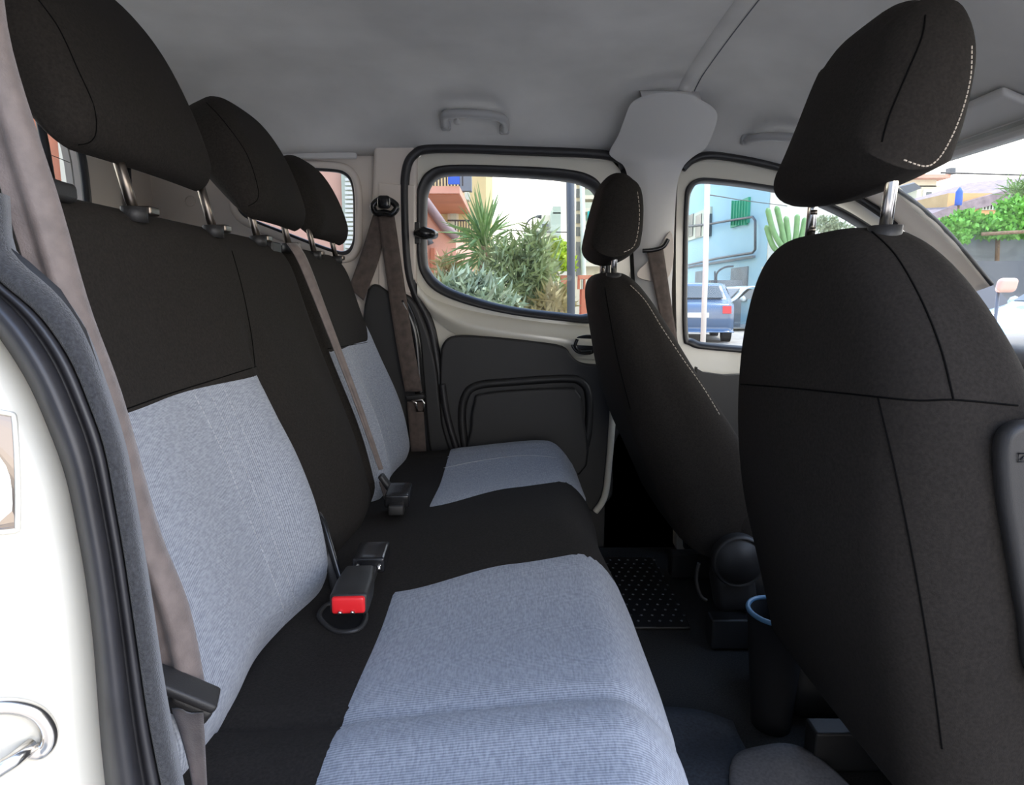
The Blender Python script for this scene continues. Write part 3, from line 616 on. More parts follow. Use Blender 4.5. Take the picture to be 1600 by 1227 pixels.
MB().tube([U(a, b, 1.92) for a, b in cr([(1004, 392), (1020, 391), (1036, 386), (1044, 374)])], 0.006, 8).build('belt_ring', 'gloss_black', pb, True)

def oriented(a, b, up):
    ax = (b - a).normalized(); u = (Vector(up) - ax * ax.dot(Vector(up))).normalized(); return ax, u, ax.cross(u)
k1 = thing('belt_buckle', 'black belt buckle with red release button on the rear bench', 'buckle', tuple(UZ(545, 985, -0.44)))
a, b = UZ(562, 905, -0.405), UZ(545, 950, -0.405)
ax, u, sd = oriented(a, b, (0, 0, 1)); c = (a + b) / 2 + u * 0.004
rbox('buckle_body', (0.050, 0.025, 0.015), 0.006, lambda x, y, z: c + ax * (x - 0.004) + sd * y * (0.82 + 0.18 * sm(-0.05, 0, x)) + u * z, 'black_plastic', k1, (4, 3, 2), 3)
rbox('release_button', (0.0045, 0.0215, 0.0115), 0.004, lambda x, y, z: c + ax * (x + 0.047) + sd * y + u * (z + 0.001), 'red_plastic', k1, (2, 4, 2), 3)
for s in (-0.005, 0.005): MB().tube([c + ax * 0.052 + sd * s * 1.6 - u * 0.008, c + ax * 0.054 + sd * (s * 1.6 + 0.004) - u * 0.006], 0.0022, 6).build('latch_spring', 'chrome', k1, True)
k2 = thing('belt_buckle', 'black belt buckle lying face down behind the red-buttoned one', 'buckle', tuple(UZ(575, 900, -0.44)))
a, b = UZ(588, 862, -0.41), UZ(572, 905, -0.41); ax, u, sd = oriented(a, b, (0, 0, 1)); c2 = (a + b) / 2
rbox('buckle_body', (0.036, 0.024, 0.012), 0.004, lambda x, y, z: c2 + ax * (x - 0.006) + sd * y + u * (z + 0.010), 'gloss_black', k2, (4, 3, 2), 3)
for s in (-1, 1): MB().tube([c2 + ax * 0.026 + sd * 0.016 * s + u * 0.014, c2 + ax * 0.036 + sd * 0.016 * s + u * 0.006], 0.003, 6).build('buckle_peg', 'chrome', k2, True)
rbox('buckle_stalk', (0.022, 0.013, 0.008), 0.004, lambda x, y, z: c2 + ax * (x + 0.040) + sd * y + u * (z + 0.002), 'black_plastic', k2, (3, 2, 2), 3)
k3 = thing('belt_buckle', 'black belt buckle at the far seat beside the hanging chrome tongue', 'buckle', tuple(UZ(622, 800, -0.44)))
a, b = UZ(628, 766, -0.415), UZ(618, 800, -0.415); ax, u, sd = oriented(a, b, (0, 0, 1)); c3 = (a + b) / 2
rbox('buckle_body', (0.048, 0.024, 0.013), 0.004, lambda x, y, z: c3 + ax * x + sd * y + u * (z + 0.012), 'gloss_black', k3, (4, 3, 2), 3)
rbox('buckle_stalk', (0.020, 0.015, 0.010), 0.004, lambda x, y, z: c3 + ax * (x + 0.05) + sd * y + u * z, 'black_plastic', k3, (3, 2, 2), 3)
st = thing('buckle_strap', 'curved black plastic strap between the grey and black backrests', 'strap', tuple(U(520, 935, 0.99)))
ribbon('strap_band', [U(486, 812, 1.03), U(500, 800, 1.03), U(512, 835, 1.01), U(528, 890, 0.99), U(538, 925, 0.975)], [U(497, 905, 0.985), U(505, 860, 0.99), U(508, 880, 0.99), U(514, 905, 0.985), U(522, 938, 0.975)], 'black_plastic', st, 0.0, 24, 5, 0.006)
MB().tube([U(a_, b_, y_) for a_, b_, y_ in cr([(490, 806, 1.02), (503, 812, 1.015), (514, 845, 1.0), (528, 892, 0.985), (540, 925, 0.97)])], 0.005, 8).build('strap_edge', 'gloss_black', st, True)

# ------------------------------------------------------------------ front seats
def front_seat(label, cy, top, bot, bul, hw):
    t = thing('front_seat', label, 'seat', (bot[0] + 0.2, cy, H - 0.78))
    hz = (top[1] - bot[1]) / 2
    def fn(x, y, z):
        y2, z2 = corner(y, z, hw - 0.19, hz - 0.19, 0.19); y2, z2 = corner(-y2, z2, hw - 0.19, hz - 0.19, 0.19); y2 = -y2
        v = (z2 + hz) / (2 * hz)
        wdt = 0.93 + 0.07 * sm(0.0, 0.45, v) - 0.11 * sm(0.60, 1.0, v)
        th = 1.2 - 0.55 * sm(0.35, 1.0, v)
        rear = sm(0.03, -0.07, x)
        X = bot[0] + (top[0] - bot[0]) * v + x * th - bul * rear * (1 - (y2 / hw) ** 2 * 0.8) * g_(v, 0.62, 0.4)
        X += 0.050 * sm(0.0, 0.08, x) * sm(0.5, 1.0, abs(y2) / hw) * sm(0.75, 0.25, v)
        return V(X, cy + y2 * wdt, bot[1] + (top[1] - bot[1]) * v)
    b = rbox('backrest', (0.078, hw, hz), 0.06, fn, 'black_fabric', t, (6, 26, 34), 7, 0)
    def cf(x, y, z): return V(bot[0] + 0.26 + x - 0.02 * sm(0.15, 0.27, x), cy + y, -0.52 + z + 0.05 * sm(-0.2, 0.25, x))
    rbox('cushion', (0.27, hw - 0.01, 0.085), 0.05, cf, 'black_fabric', t, (8, 8, 3), 5)
    rbox('seat_base', (0.22, hw - 0.05, 0.05), 0.015, lambda x, y, z: V(bot[0] + 0.26 + x, cy + y, -0.655 + z), 'black_plastic', t, (2, 2, 2), 3)
    for s in (-1, 1): bx('seat_rail', tuple(V(bot[0] - 0.03, cy + s * 0.19 - 0.022, -0.775)), tuple(V(bot[0] + 0.52, cy + s * 0.19 + 0.022, -0.705)), 'black_plastic', t, 0.005)
    return t, b
def front_head(parent, cx, cy, cz, hw, hz, hd, lean, posts, pm):
    cl, sl_ = math.cos(lean), math.sin(lean)
    def fn(x, y, z):
        y2, z2 = corner(y, z, hw - 0.10, hz - 0.085, 0.085); y2, z2 = corner(-y2, z2, hw - 0.10, hz - 0.085, 0.085); y2 = -y2
        v = z2 / hz
        y2 *= 1 - 0.05 * v
        z2 += (0.012 * (y2 / hw) ** 2 + 0.30 * max(0, x)) * sm(0.2, -1.0, v)
        x = x * (1 - 0.22 * v) - 0.020 * sm(0.01, -0.03, x) * (1 - v * v) * (1 - (y2 / hw) ** 2) + 0.012 * (1 - v * v)
        return V(cx + x * cl + z2 * sl_, cy + y2, cz + z2 * cl - x * sl_)
    h = rbox('headrest', (hd, hw, hz), 0.042, fn, 'black_fabric', parent, (6, 14, 12), 7, 0)
    for a, b in posts:
        p = MB().tube([a, a.lerp(b, 0.5), b], 0.0065, 14).build('headrest_post', pm, h, True)
        MB().tube([a + Vector((0, 0, -0.02)), a + Vector((0, 0, 0.004))], 0.017, 14).build('post_guide', 'black_plastic', h, True)
    a, b = posts[1]
    for k in range(4):
        q = a.lerp(b, 0.2 + 0.2 * k); MB().tube([q + Vector((0, -0.0055, -0.003)), q + Vector((0, -0.0055, 0.003))], 0.0045, 8).build('post_notch', 'dark_chrome', h, True)
    return h
fs, fbk = front_seat('black fabric front seat nearest the doorway, filling the right side', 0.845, (0.402, 0.076), (0.525, -0.58), 0.040, 0.250)
ft = bvh(fbk)
hn = front_head(fs, 0.420, 0.845, 0.216, 0.134, 0.107, 0.045, 0.24, [(V(0.400, 0.745, 0.07), V(0.408, 0.745, 0.18)), (V(0.405, 0.945, 0.065), V(0.410, 0.945, 0.18))], 'chrome')
hnt = bvh(hn)
seam('seam', ft, [(1362, 362), (1400, 400), (1440, 470), (1470, 545), (1490, 625)], 'thread_dark', fs, 0.0009)
seam('seam', ft, [(1150, 600), (1230, 606), (1330, 616), (1430, 626), (1490, 625), (1590, 634)], 'thread_dark', fs, 0.0009)
seam('seam', ft, [(1372, 622), (1400, 740), (1430, 890), (1455, 1040), (1472, 1170)], 'thread_dark', fs, 0.0009)
seam('seam', hnt, [(1446, 24), (1440, 60), (1415, 120), (1390, 180), (1378, 222)], 'thread_dark', hn, 0.0009)
seam('stitching', hnt, [(1518, 72), (1516, 120), (1504, 170), (1486, 215), (1466, 248), (1445, 260), (1412, 250)], 'thread', hn, 0.0008, dash=34, n=140)
sp_ = cast_px(ft, [(a, b) for a, b in cr([(1700, 650), (1590, 652), (1556, 664), (1544, 690), (1546, 760), (1560, 850), (1575, 940), (1600, 1030), (1700, 1060)], False, 6)], 0.001)
sidey = 0.592
pl_ = [U(a, b, 0.600) for a, b in cr([(1720, 648), (1600, 652), (1562, 660), (1544, 690), (1546, 760), (1560, 850), (1578, 950), (1604, 1060), (1720, 1100)], True, 5)]
sp1 = plate('side_panel', pl_, [], (0, -0.020, 0), 'black_plastic', fs, 0.008)
ib = [U(a, b, 0.579) for a, b in ((1591, 709), (1618, 709), (1618, 722), (1591, 722))]
MB().tube(ib, 0.0007, 5, True).build('airbag_mark', 'gloss_black', sp1, True)
MB().tube([U(a, b, 0.579) for a, b in ((1595, 719), (1601, 713), (1607, 719))], 0.0007, 5).build('airbag_mark', 'gloss_black', sp1, True)

fs2, fb2 = front_seat('black fabric driver seat by the grey pillar', 1.615, (0.228, 0.052), (0.470, -0.56), 0.032, 0.240)
hd2 = front_head(fs2, 0.232, 1.625, 0.172, 0.128, 0.104, 0.046, 0.14, [(V(0.225, 1.525, 0.045), V(0.228, 1.525, 0.13)), (V(0.225, 1.715, 0.045), V(0.228, 1.715, 0.13))], 'chrome')
seam('stitching', bvh(fb2), [(985, 446), (1008, 470), (1034, 512), (1066, 560), (1098, 605), (1124, 648)], 'thread', fs2, 0.0009, dash=40, n=140)
seam('seam', bvh(fb2), [(945, 450), (950, 480), (965, 560), (985, 640)], 'thread_dark', fs2, 0.0009)
seam('stitching', bvh(hd2), [(996, 300), (999, 330), (997, 360), (990, 385), (975, 394)], 'thread', hd2, 0.0008, dash=16, n=100)
rcv = thing('recliner', '', '') if False else None
dc = U(1150, 872, 1.362)
def disc(name, c, r, d, m, parent):
    n = 28; mb = MB(); prof = [(0.0, -d), (r * 0.80, -d), (r * 0.84, -d * 0.75), (r * 0.88, -d * 0.75), (r * 0.92, -d), (r, -d * 0.6), (r, 0.0)]
    vs = [(c.x, c.y - d, c.z)]; fs_ = []
    for rr, yy in prof[1:]:
        for k in range(n): vs.append((c.x + rr * math.cos(2*math.pi*k/n), c.y + yy, c.z + rr * math.sin(2*math.pi*k/n)))
    for k in range(n): fs_.append((0, 1 + k, 1 + (k+1) % n))
    for i in range(len(prof) - 2):
        for k in range(n): fs_.append((1 + i*n + k, 1 + i*n + (k+1) % n, 1 + (i+1)*n + (k+1) % n, 1 + (i+1)*n + k))
    return mb.add(vs, fs_).build(name, m, parent, True)
disc('recliner_cover', dc, 0.056, 0.030, 'black_plastic', fs2)
bar('recliner_housing', U(1140, 880, 1.375), U(1150, 950, 1.375), 0.03, 0.045, 'black_plastic', fs2, (1, 0, 0))
MB().tube([U(a, b, 1.36) for a, b in cr([(1092, 880), (1088, 905), (1094, 930), (1104, 938)])], 0.004, 8).build('recliner_lever', 'black_plastic', fs2, True)

# ------------------------------------------------------------------ handles, visor, floor clutter
def grab(label, px, pyl, yd, m='grey_plastic'):
    t = thing('grab_handle', label, 'handle', tuple(U(px[0], pyl[0], yd)))
    pts = [U(a, b, y) for a, b, y in px_path(px, pyl, yd)]
    MB().tube(pts, 0.010, 10).build('grip', m, t, True)
    return t
def ceil_hit(px, py):
    tr = bvh(ceiling); h = tr.ray_cast(EYE, ray(px, py).normalized()); return h[0] if h[0] else U(px, py, 1.95)
ctree = bvh(ceiling)
def ch(px, py, off):
    h = ctree.ray_cast(EYE, ray(px, py).normalized()); p = h[0] if h[0] else U(px, py, 1.95)
    n = h[1] if h[0] else Vector((0, -1, 0)); n = n if n.dot(ray(px, py)) < 0 else -n
    return p + n * off
for lab, path in (('grey grab handle on the headliner above the sliding door', [(697, 192), (695, 170), (706, 163), (745, 162), (780, 168), (789, 180), (788, 198)]),
                  ('grey grab handle above the front door, half behind the headrest', [(1166, 214), (1180, 204), (1205, 198), (1240, 198), (1290, 206), (1320, 218)])):
    t = thing('grab_handle', lab, 'handle', tuple(ch(path[0][0], path[0][1], 0)))
    P = cr(path, n=5); n = len(P)
    MB().tube([ch(a, b, 0.006 + 0.026 * math.sin(math.pi * i / (n - 1)) ** 0.5) for i, (a, b) in enumerate(P)], 0.0115, 12).build('grip', 'handle_grey', t, True)
    for q in (path[0], path[-1]): rbox('mount', (0.014, 0.012, 0.016), 0.008, lambda x, y, z, q=q: ch(q[0], q[1], 0.006) + Vector((x, y, z)), 'handle_grey', t, (2, 2, 2), 4)
    if path[0][0] < 800: MB().tube([ch(714, 186, 0.002), ch(714, 186, 0.012)], 0.009, 12).build('coat_hook', 'grey_plastic', t, True)
vz = thing('sun_visor', 'grey folded sun visor beside the windscreen header', 'sun visor', tuple(V(0.95, 1.5, 0.34)))
def vis(x, y, z):
    X = 0.955 + x; Y = 1.50 + y; return V(X, Y, zceil(X, Y) - 0.020 + z)
rbox('visor_flap', (0.062, 0.20, 0.009), 0.008, vis, 'grey_plastic', vz, (4, 12, 2), 3)
plate('visor_recess', [vis(x, y, -0.0095) for x, y in ((0.015, -0.10), (0.045, -0.10), (0.045, 0.02), (0.015, 0.02))], [], (0, 0, -0.002), 'black_plastic', vz)
bx('visor_clip', tuple(V(0.985, 1.29, 0.330)), tuple(V(1.01, 1.31, 0.350)), 'grey_plastic', vz, 0.006)

fl = H - 0.779
m1 = bx('rubber_mat', (0.20, 1.50, fl), (0.42, 1.93, fl + 0.008), 'black_plastic', None, 0.003); tag(m1, 'black studded rubber mat behind the driver seat', 'mat')
dm = mk(*(lambda b: (b.v, b.f))(MB().tube([Vector((0, 0, 0)), Vector((0, 0, 0.002)), Vector((0, 0, 0.003))], [0.0035, 0.003, 0.001], 8)))
dm.materials.append(M['grey_metal'])
for i in range(7):
    for j in range(14):
        o = bpy.data.objects.new('stud', dm); C.objects.link(o); o.parent = m1; o.location = (0.25 + 0.026 * i + (0.013 if j % 2 else 0), 1.53 + 0.029 * j, fl + 0.0078)
cup = thing('cup_holder', 'black cup holder with a bluish rim on the floor between the front seats', 'cup holder', tuple(UZ(1205, 955, -0.56) - Vector((0, 0, 0.22))))
cc = UZ(1214, 955, -0.56); n = 28
def ringp(r, z, sx=1.0): return [Vector((cc.x + r * 1.0 * math.cos(2*math.pi*k/n), cc.y + r * 1.15 * math.sin(2*math.pi*k/n), z)) for k in range(n)]
loft('cup_body', [ringp(0.034, fl), ringp(0.050, H - 0.562), ringp(0.045, H - 0.562), ringp(0.032, H - 0.70), ringp(0.001, H - 0.70)], 'rubber_dull', cup, True)
MB().tube(ringp(0.0485, H - 0.560), 0.0045, 8, True).build('cup_rim', 'blue_rim', cup, True)
con = rbox('floor_console', (0.25, 0.085, 0.075), 0.03, lambda x, y, z: V(0.76 + x, 1.225 + y, -0.70 + z), 'black_plastic', None, (4, 3, 3), 4); tag(con, 'black floor console between the front seats', 'console')
fm = thing('floor_mat', 'dark bluish floor mat lying in front of the bench', 'mat', (0.3, 1.0, fl))
def crumple(x, y, k=1.0): return 0.006 + 0.010 * k * (1 + math.sin(x * 31 + y * 17)) * 0.5 + 0.006 * k * (1 + math.sin(y * 43 - x * 12)) * 0.5
loft('mat_sheet', [[Vector((x, y, fl + crumple(x, y))) for y in [0.62 + 0.56 * j / 24 - 0.10 * sm(0.3, 0.5, x) * j / 24 for j in range(25)]] for x in [0.16 + 0.24 * i / 16 for i in range(17)]], 'mat_blue', fm, solid=0.006)
gm_ = thing('floor_mat', 'crumpled grey cloth mat with black loops by the front seat', 'mat', (0.45, 1.0, fl))
def gz(x, y): return fl + 0.010 + 0.016 * g_(x, 0.44, 0.04) * g_(y, 0.99, 0.05) + crumple(x, y, 0.8)
loft('mat_sheet', [[Vector((x, 0.66 + (0.385 * (1 - ((x - 0.43) / 0.11) ** 4 * 0.5)) * j / 26, gz(x, 0.66 + 0.385 * j / 26))) for j in range(27)] for x in [0.335 + 0.19 * i / 20 for i in range(21)]], 'mat_grey', gm_, solid=0.008)
gt = bvh(gm_.children[0])
for pth in ([(1196, 1224), (1200, 1208), (1212, 1212), (1214, 1227)], [(1246, 1196), (1256, 1208), (1262, 1225)], [(1150, 1210), (1200, 1202), (1244, 1196)]): seam('loop', gt, pth, 'thread_dark', gm_, 0.0016, n=30)
# ------------------------------------------------------------------ the street outside
gr = bx('ground', (-60, -40, -0.3), (80, 160, 0), 'asphalt', None, 0); tag(gr, 'grey street around the car', 'ground', kind='structure')
def face(name, px0, py0, px1, py1, Y, dep, m, parent=None, bevel=0, Yb=None):    # upright block whose front shows this pixel box
    a, b = U(px0, py1, Y), U(px1, py0, Y); return bx(name, (a.x, Y, a.z), (b.x, Y + dep, b.z), m, parent, bevel)
def base(px, Y): p = U(px, 462, Y); return (p.x, Y, 0)
ns = bx('wall_shade', (-16, -2.0, 0), (0.25, -1.0, 9), 'grey_wall', None, 0); tag(ns, 'unseen wall added behind the camera to shade the doorway', 'wall', kind='structure')  # added out of view to block sky light from behind the camera
# salmon house at the window's left edge
sh = thing('house', 'salmon house with slanting roof edge at the left of the door window', 'building', base(675, 9))
a = U(560, 700, 9); b = U(716, 330, 9)
MB().add([(a.x, 9, 0), (U(714, 460, 9).x, 9, 0), U(712, 366, 9), U(666, 318, 9), U(560, 205, 9)] + [tuple(Vector(p) + Vector((0, 4, 0))) for p in [(a.x, 9, 0), (U(714, 460, 9).x, 9, 0), U(712, 366, 9), U(666, 318, 9), U(560, 205, 9)]],
   [(0, 1, 2, 3, 4), (9, 8, 7, 6, 5), (0, 5, 6, 1), (1, 6, 7, 2), (2, 7, 8, 3), (3, 8, 9, 4), (4, 9, 5, 0)]).build('wall', 'pink_wall', sh)
MB().tube([U(560, 203, 8.95), U(666, 316, 8.95), U(694, 355, 8.95), U(715, 372, 8.95)], 0.06, 6).build('roof_edge', 'roof_tile', sh, True)
face('house_door', 655, 386, 683, 480, 8.97, 0.02, 'salmon', sh); face('door_jamb', 674, 388, 679, 480, 8.94, 0.03, 'terracotta', sh)
MB().tube([U(664, 378, 8.9), U(668, 372, 8.85), U(672, 382, 8.85)], 0.05, 8).build('wall_lamp', 'grey_metal', sh, True)
# yellow apartment house
yh = thing('apartment_house', 'pale yellow apartment house with balconies behind the yucca', 'building', base(710, 18))
face('wall', 560, -160, 757, 560, 18, 6, 'yellow_wall', yh)
face('window_frame', 700, 328, 716, 384, 17.93, 0.07, 'cream_wall', yh); face('window_pane', 704, 332, 713, 380, 17.9, 0.04, 'shutter', yh)
bal = face('balcony', 560, 291, 718, 302, 14.5, 3.5, 'salmon', yh)
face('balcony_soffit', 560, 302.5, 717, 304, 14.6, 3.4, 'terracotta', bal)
for k in range(12): p = U(668 + 5 * k, 291, 14.6); bx('baluster', (p.x - .015, 14.55, p.z), (p.x + .015, 14.58, p.z + 1.0), 'iron', bal, 0)
p = U(668, 291, 14.6); MB().tube([p + Vector((-1, 0, 1)), p + Vector((0.9, 0, 1))], 0.03, 6).build('rail', 'iron', bal)
bal2 = face('balcony', 680, 387, 738, 391, 16.2, 1.8, 'cream_wall', yh)
for k in range(7): p = U(712 + 4.2 * k, 387, 16.3); bx('baluster', (p.x - .012, 16.25, p.z), (p.x + .012, 16.28, p.z + 0.62), 'iron', bal2, 0)
p = U(700, 387, 16.25); q = U(740, 387, 16.25); MB().tube([p + Vector((0, 0, .62)), q + Vector((0, 0, .62))], 0.02, 6).build('rail', 'iron', bal2)
face('awning', 718, 240, 736, 298, 16.8, 0.3, 'slate_cloth', yh); face('awning_box', 726, 300, 733, 312, 16.8, 0.4, 'shutter', yh)
face('lower_wall', 720, 425, 757, 470, 17.9, 0.1, 'yellow_wall', yh)
bt = face('hung_cloth', 700, 268, 718, 288, 14.45, 0.03, 'blue_cloth'); tag(bt, 'bright blue cloth hung over the balcony rail', 'cloth')
# far green grey block
fh = thing('apartment_block', 'distant grey green apartment block with flat roof', 'building', base(862, 60))
face('wall', 860, 332, 925, 500, 60, 10, 'green_grey_wall', fh); face('stair_tower', 864, 322, 886, 334, 60, 6, 'green_grey_wall', fh)
face('side_wing', 838, 336, 861, 500, 62, 8, 'cream_wall', fh); face('window_band', 843, 346, 859, 365, 61.9, 0.1, 'shutter', fh)
face('window_pane', 847, 350, 857, 360, 61.8, 0.1, 'pane', fh); face('window_band', 843, 375, 859, 392, 61.9, 0.1, 'shutter', fh)
lp = thing('street_lamp', 'thin curved street lamp above the bushes', 'lamp', base(822, 30))
MB().tube([U(a, b, 30) for a, b in cr([(820, 560), (820, 420), (820, 365), (826, 345), (840, 338)])], 0.035, 6).build('pole', 'grey_metal', lp, True)
MB().tube([U(838, 338, 30), U(846, 339, 30)], [0.05, 0.09], 8).build('lamp_head', 'grey_metal', lp, True)
cw = MB().tube([U(a, b, 22) for a, b in cr([(690, 352), (760, 357), (830, 362), (890, 363)])], 0.02, 5).build('overhead_cable', 'iron', None, True); tag(cw, 'dark overhead cable crossing the sky by the yucca', 'cable')
# apartment building on the right of the window
ab = thing('apartment_house', 'cream apartment house with stacked balconies at the right of the door window', 'building', base(925, 26))
face('wall', 897, 60, 975, 560, 26, 8, 'cream_wall', ab)
for k, y in enumerate((265, 285, 305, 325, 345, 365, 388, 410)):
    sl_ = face('balcony', 912, y, 975, y + 6, 25.0, 1.0, 'cream_wall', ab); face('railing', 912, y - 9, 975, y, 25.05, 0.05, 'shutter' if k % 2 else 'green_grey_wall', sl_)
    face('window_pane', 900, y - 10, 907, y + 4, 25.95, 0.05, 'pane', ab)
face('awning', 918, 330, 935, 352, 24.9, 0.1, 'teal_cloth', ab); face('window_pane', 900, 388, 913, 432, 25.9, 0.08, 'pane', ab)
tp_ = MB().tube([U(909, 250, 16), U(912, 440, 16), (U(914, 500, 16).x, 16, 0)], 0.06, 10).build('light_pole', 'shutter', None, True); tag(tp_, 'pale slim pole in front of the cream apartment house', 'pole')
dp = MB().tube([U(890, 180, 5.3), U(892, 380, 5.3), (U(895, 520, 5.3).x, 5.3, 0)], 0.031, 14).build('lamp_post', 'grey_metal', None, True); tag(dp, 'dark grey post standing close outside the door window', 'post')
# garden wall, pier and gate
gw = face('garden_wall', 842, 444, 872, 700, 10, 0.25, 'terracotta'); gw.location.z = 0; tag(gw, 'low terracotta garden wall behind the bushes', 'wall')
face('coping', 840, 440, 874, 446, 9.95, 0.35, 'cream_wall', gw)
pr = face('gate_pier', 876, 430, 896, 720, 8.0, 0.3, 'terracotta'); tag(pr, 'brick red gate pier beside the dark grey post', 'pier'); face('coping', 873, 424, 899, 430, 7.95, 0.4, 'cream_wall', pr)
rwl = face('garden_wall', 905, 452, 990, 720, 8.2, 0.25, 'terracotta'); tag(rwl, 'terracotta balustrade wall right of the dark grey post', 'wall')
face('rail', 905, 430, 990, 436, 8.2, 0.2, 'terracotta', rwl)
for k in range(9): face('baluster', 906 + 9 * k, 436, 903.5 + 9 * k, 452, 8.22, 0.1, 'terracotta', rwl)
# plants in front of the sliding door window
leafm = mk([(0, 0, 0), (0.018, 0.3, 0.01), (0, 0.62, -0.02), (-0.018, 0.3, 0.01), (0, 0.3, -0.008)], [(0, 1, 4), (1, 2, 4), (0, 4, 3), (4, 2, 3)])
leafm.materials.append(M['leaf_yucca'])
yc = thing('yucca', 'spiky yucca with long pointed leaves outside the sliding door', 'plant', base(760, 7))
MB().tube([Vector(base(764, 7)), U(762, 470, 7), U(757, 425, 7), U(757, 385, 7)], [0.09, 0.075, 0.06, 0.05], 10).build('trunk', 'bark', yc, True)
yo = U(757, 380, 7)
for k in range(110):
    o = bpy.data.objects.new('leaf', leafm); C.objects.link(o); o.parent = yc; o.matrix_parent_inverse = WM[yc.name].inverted()
    el = math.radians(random.uniform(-38, 88)); az = random.uniform(0, 6.283)
    o.location = yo + Vector((0, 0, random.uniform(-0.14, 0.10))); o.rotation_euler = (el, random.uniform(-0.4, 0.4), az)
    s = random.uniform(0.65, 1.0); o.scale = (1.1, s, 1)
def foliage(name, label, spec, m, n, lf, up=0.3, parent=None):
    mb = MB()
    for k in range(n):
        cx, cy, cz, rx, ry, rz = random.choice(spec)
        while True:
            d = Vector((random.uniform(-1, 1), random.uniform(-1, 1), random.uniform(-1, 1)))
            if d.length <= 1: break
        p = Vector((cx + d.x * rx, cy + d.y * ry, cz + d.z * rz))
        t = (Vector((random.gauss(0, 1), random.gauss(0, 1), random.gauss(0, 1))).normalized() + Vector((0, 0, up))).normalized()
        sd = t.cross(Vector((random.random(), random.random(), random.random()))).normalized()
        l = lf[0] * random.uniform(0.6, 1.3); wd = lf[1]
        mb.add([p, p + t * l * 0.5 + sd * wd, p + t * l, p + t * l * 0.5 - sd * wd], [(0, 1, 2, 3)])
    return mb.build(name, m, parent, False)
def bush(label, px, py, Y, spec, m, n, lf, up=0.3, name='bush', stem=True):
    t = thing(name, label, 'plant', base(px, Y))
    foliage('foliage', None, [(lambda c: (c.x, Y, c.z, rx, ry, rz))(U(a, b, Y)) for a, b, rx, ry, rz in spec], m, n, lf, up, t)
    if stem: MB().tube([Vector(base(px, Y)), U(px, py, Y)], [0.05, 0.03], 8).build('stem', 'bark', t, True)
    return t
bush('large olive bush with fine needle leaves outside the door window', 805, 440, 6.2, [(800, 440, 0.30, 0.3, 0.30), (830, 450, 0.28, 0.3, 0.28), (790, 415, 0.2, 0.2, 0.22), (835, 405, 0.14, 0.2, 0.30), (785, 500, 0.35, 0.3, 0.3), (840, 500, 0.3, 0.3, 0.3)], 'leaf_bush', 3000, (0.15, 0.012), 0.5)
bush('grey green low shrub at the lower edge of the door window', 720, 455, 5.6, [(715, 455, 0.2, 0.2, 0.12), (745, 460, 0.22, 0.2, 0.12), (700, 490, 0.3, 0.3, 0.2), (760, 480, 0.3, 0.3, 0.2)], 'leaf_grey', 1300, (0.15, 0.014), 0.5)
bush('dry straw coloured shrub beside the garden wall', 865, 470, 5.9, [(864, 478, 0.14, 0.2, 0.12), (845, 495, 0.25, 0.2, 0.15)], 'leaf_dry', 420, (0.15, 0.012), 0.7)
bush('brown dry plant between salmon house and yucca', 700, 430, 7.4, [(702, 435, 0.14, 0.2, 0.22), (700, 470, 0.2, 0.2, 0.3)], 'leaf_dry', 500, (0.18, 0.014), 0.8)
bush('bright yellow green tree left of the dark grey post', 868, 410, 16, [(866, 395, 0.35, 0.4, 0.30), (874, 412, 0.35, 0.4, 0.35), (860, 425, 0.2, 0.3, 0.3)], 'leaf_bright', 3000, (0.14, 0.045), 0.2, 'tree')
sg = thing('tall_grass_plant', 'tall spiky grass plant rising from the olive bush', 'plant', base(838, 6.6))
so_ = U(836, 430, 6.6)
for k in range(46):
    o = bpy.data.objects.new('leaf', leafm); C.objects.link(o); o.parent = sg; o.matrix_parent_inverse = WM[sg.name].inverted()
    o.location = so_ + Vector((random.uniform(-.2, .2), random.uniform(-.1, .1), random.uniform(-0.2, 0.0))); o.rotation_euler = (math.radians(random.uniform(35, 88)), 0, random.uniform(0, 6.28)); o.scale = (0.5, random.uniform(0.5, 0.85), 1)
# street seen through the front door
bh = thing('house', 'pale blue house with green shutter seen through the front door window', 'building', (10.5, 30, 0))
XB = 9.5
bx('wall', (XB, 25.8, 0), (XB + 3.2, 48, 9.5), 'blue_wall', bh, 0)
def xf(name, px0, py0, px1, py1, m, dep=0.08, parent=bh):
    a, b = UX(px0, py1, XB), UX(px1, py0, XB); a2, b2 = UX(px0, py0, XB), UX(px1, py1, XB)
    z0 = (a.z + b2.z) / 2; z1 = (a2.z + b.z) / 2
    return bx(name, (XB - dep, min(a.y, b.y), z0), (XB + 0.02, max(a.y, b.y), z1), m, parent, 0)
sh_ = xf('green_shutter', 1145, 314, 1173, 352, 'green_paint', 0.10)
for k in range(6): xf('shutter_slat', 1147 + 4.3 * k, 314, 1149.3 + 4.3 * k, 352, 'green_paint', 0.16, sh_)
wf = xf('window_frame', 1074, 332, 1113, 372, 'shutter', 0.10); 
for k in range(3): xf('window_pane', 1077 + 13 * k, 336, 1087 + 13 * k, 370, 'pane', 0.14, wf)
gd = xf('garage_door', 1086, 424, 1100, 470, 'grey_wall', 0.05); xf('doorway', 1142, 418, 1170, 470, 'grey_wall', 0.06)
xf('wall_ledge', 1070, 410, 1180, 413, 'grey_wall', 0.12)
pz = lambda px, py: UX(px, py, XB - 0.2)
MB().tube([pz(a, b) for a, b in ((1074, 354), (1110, 350), (1150, 343), (1176, 339), (1180, 345), (1180, 390), (1176, 395), (1120, 404), (1076, 414))], 0.05, 6).build('wall_pipe', 'grey_metal', bh, True)
bx('side_wall', (XB + 0.02, 25.7, 0), (XB + 3.2, 25.8, 7.2), 'white_wall', bh, 0)
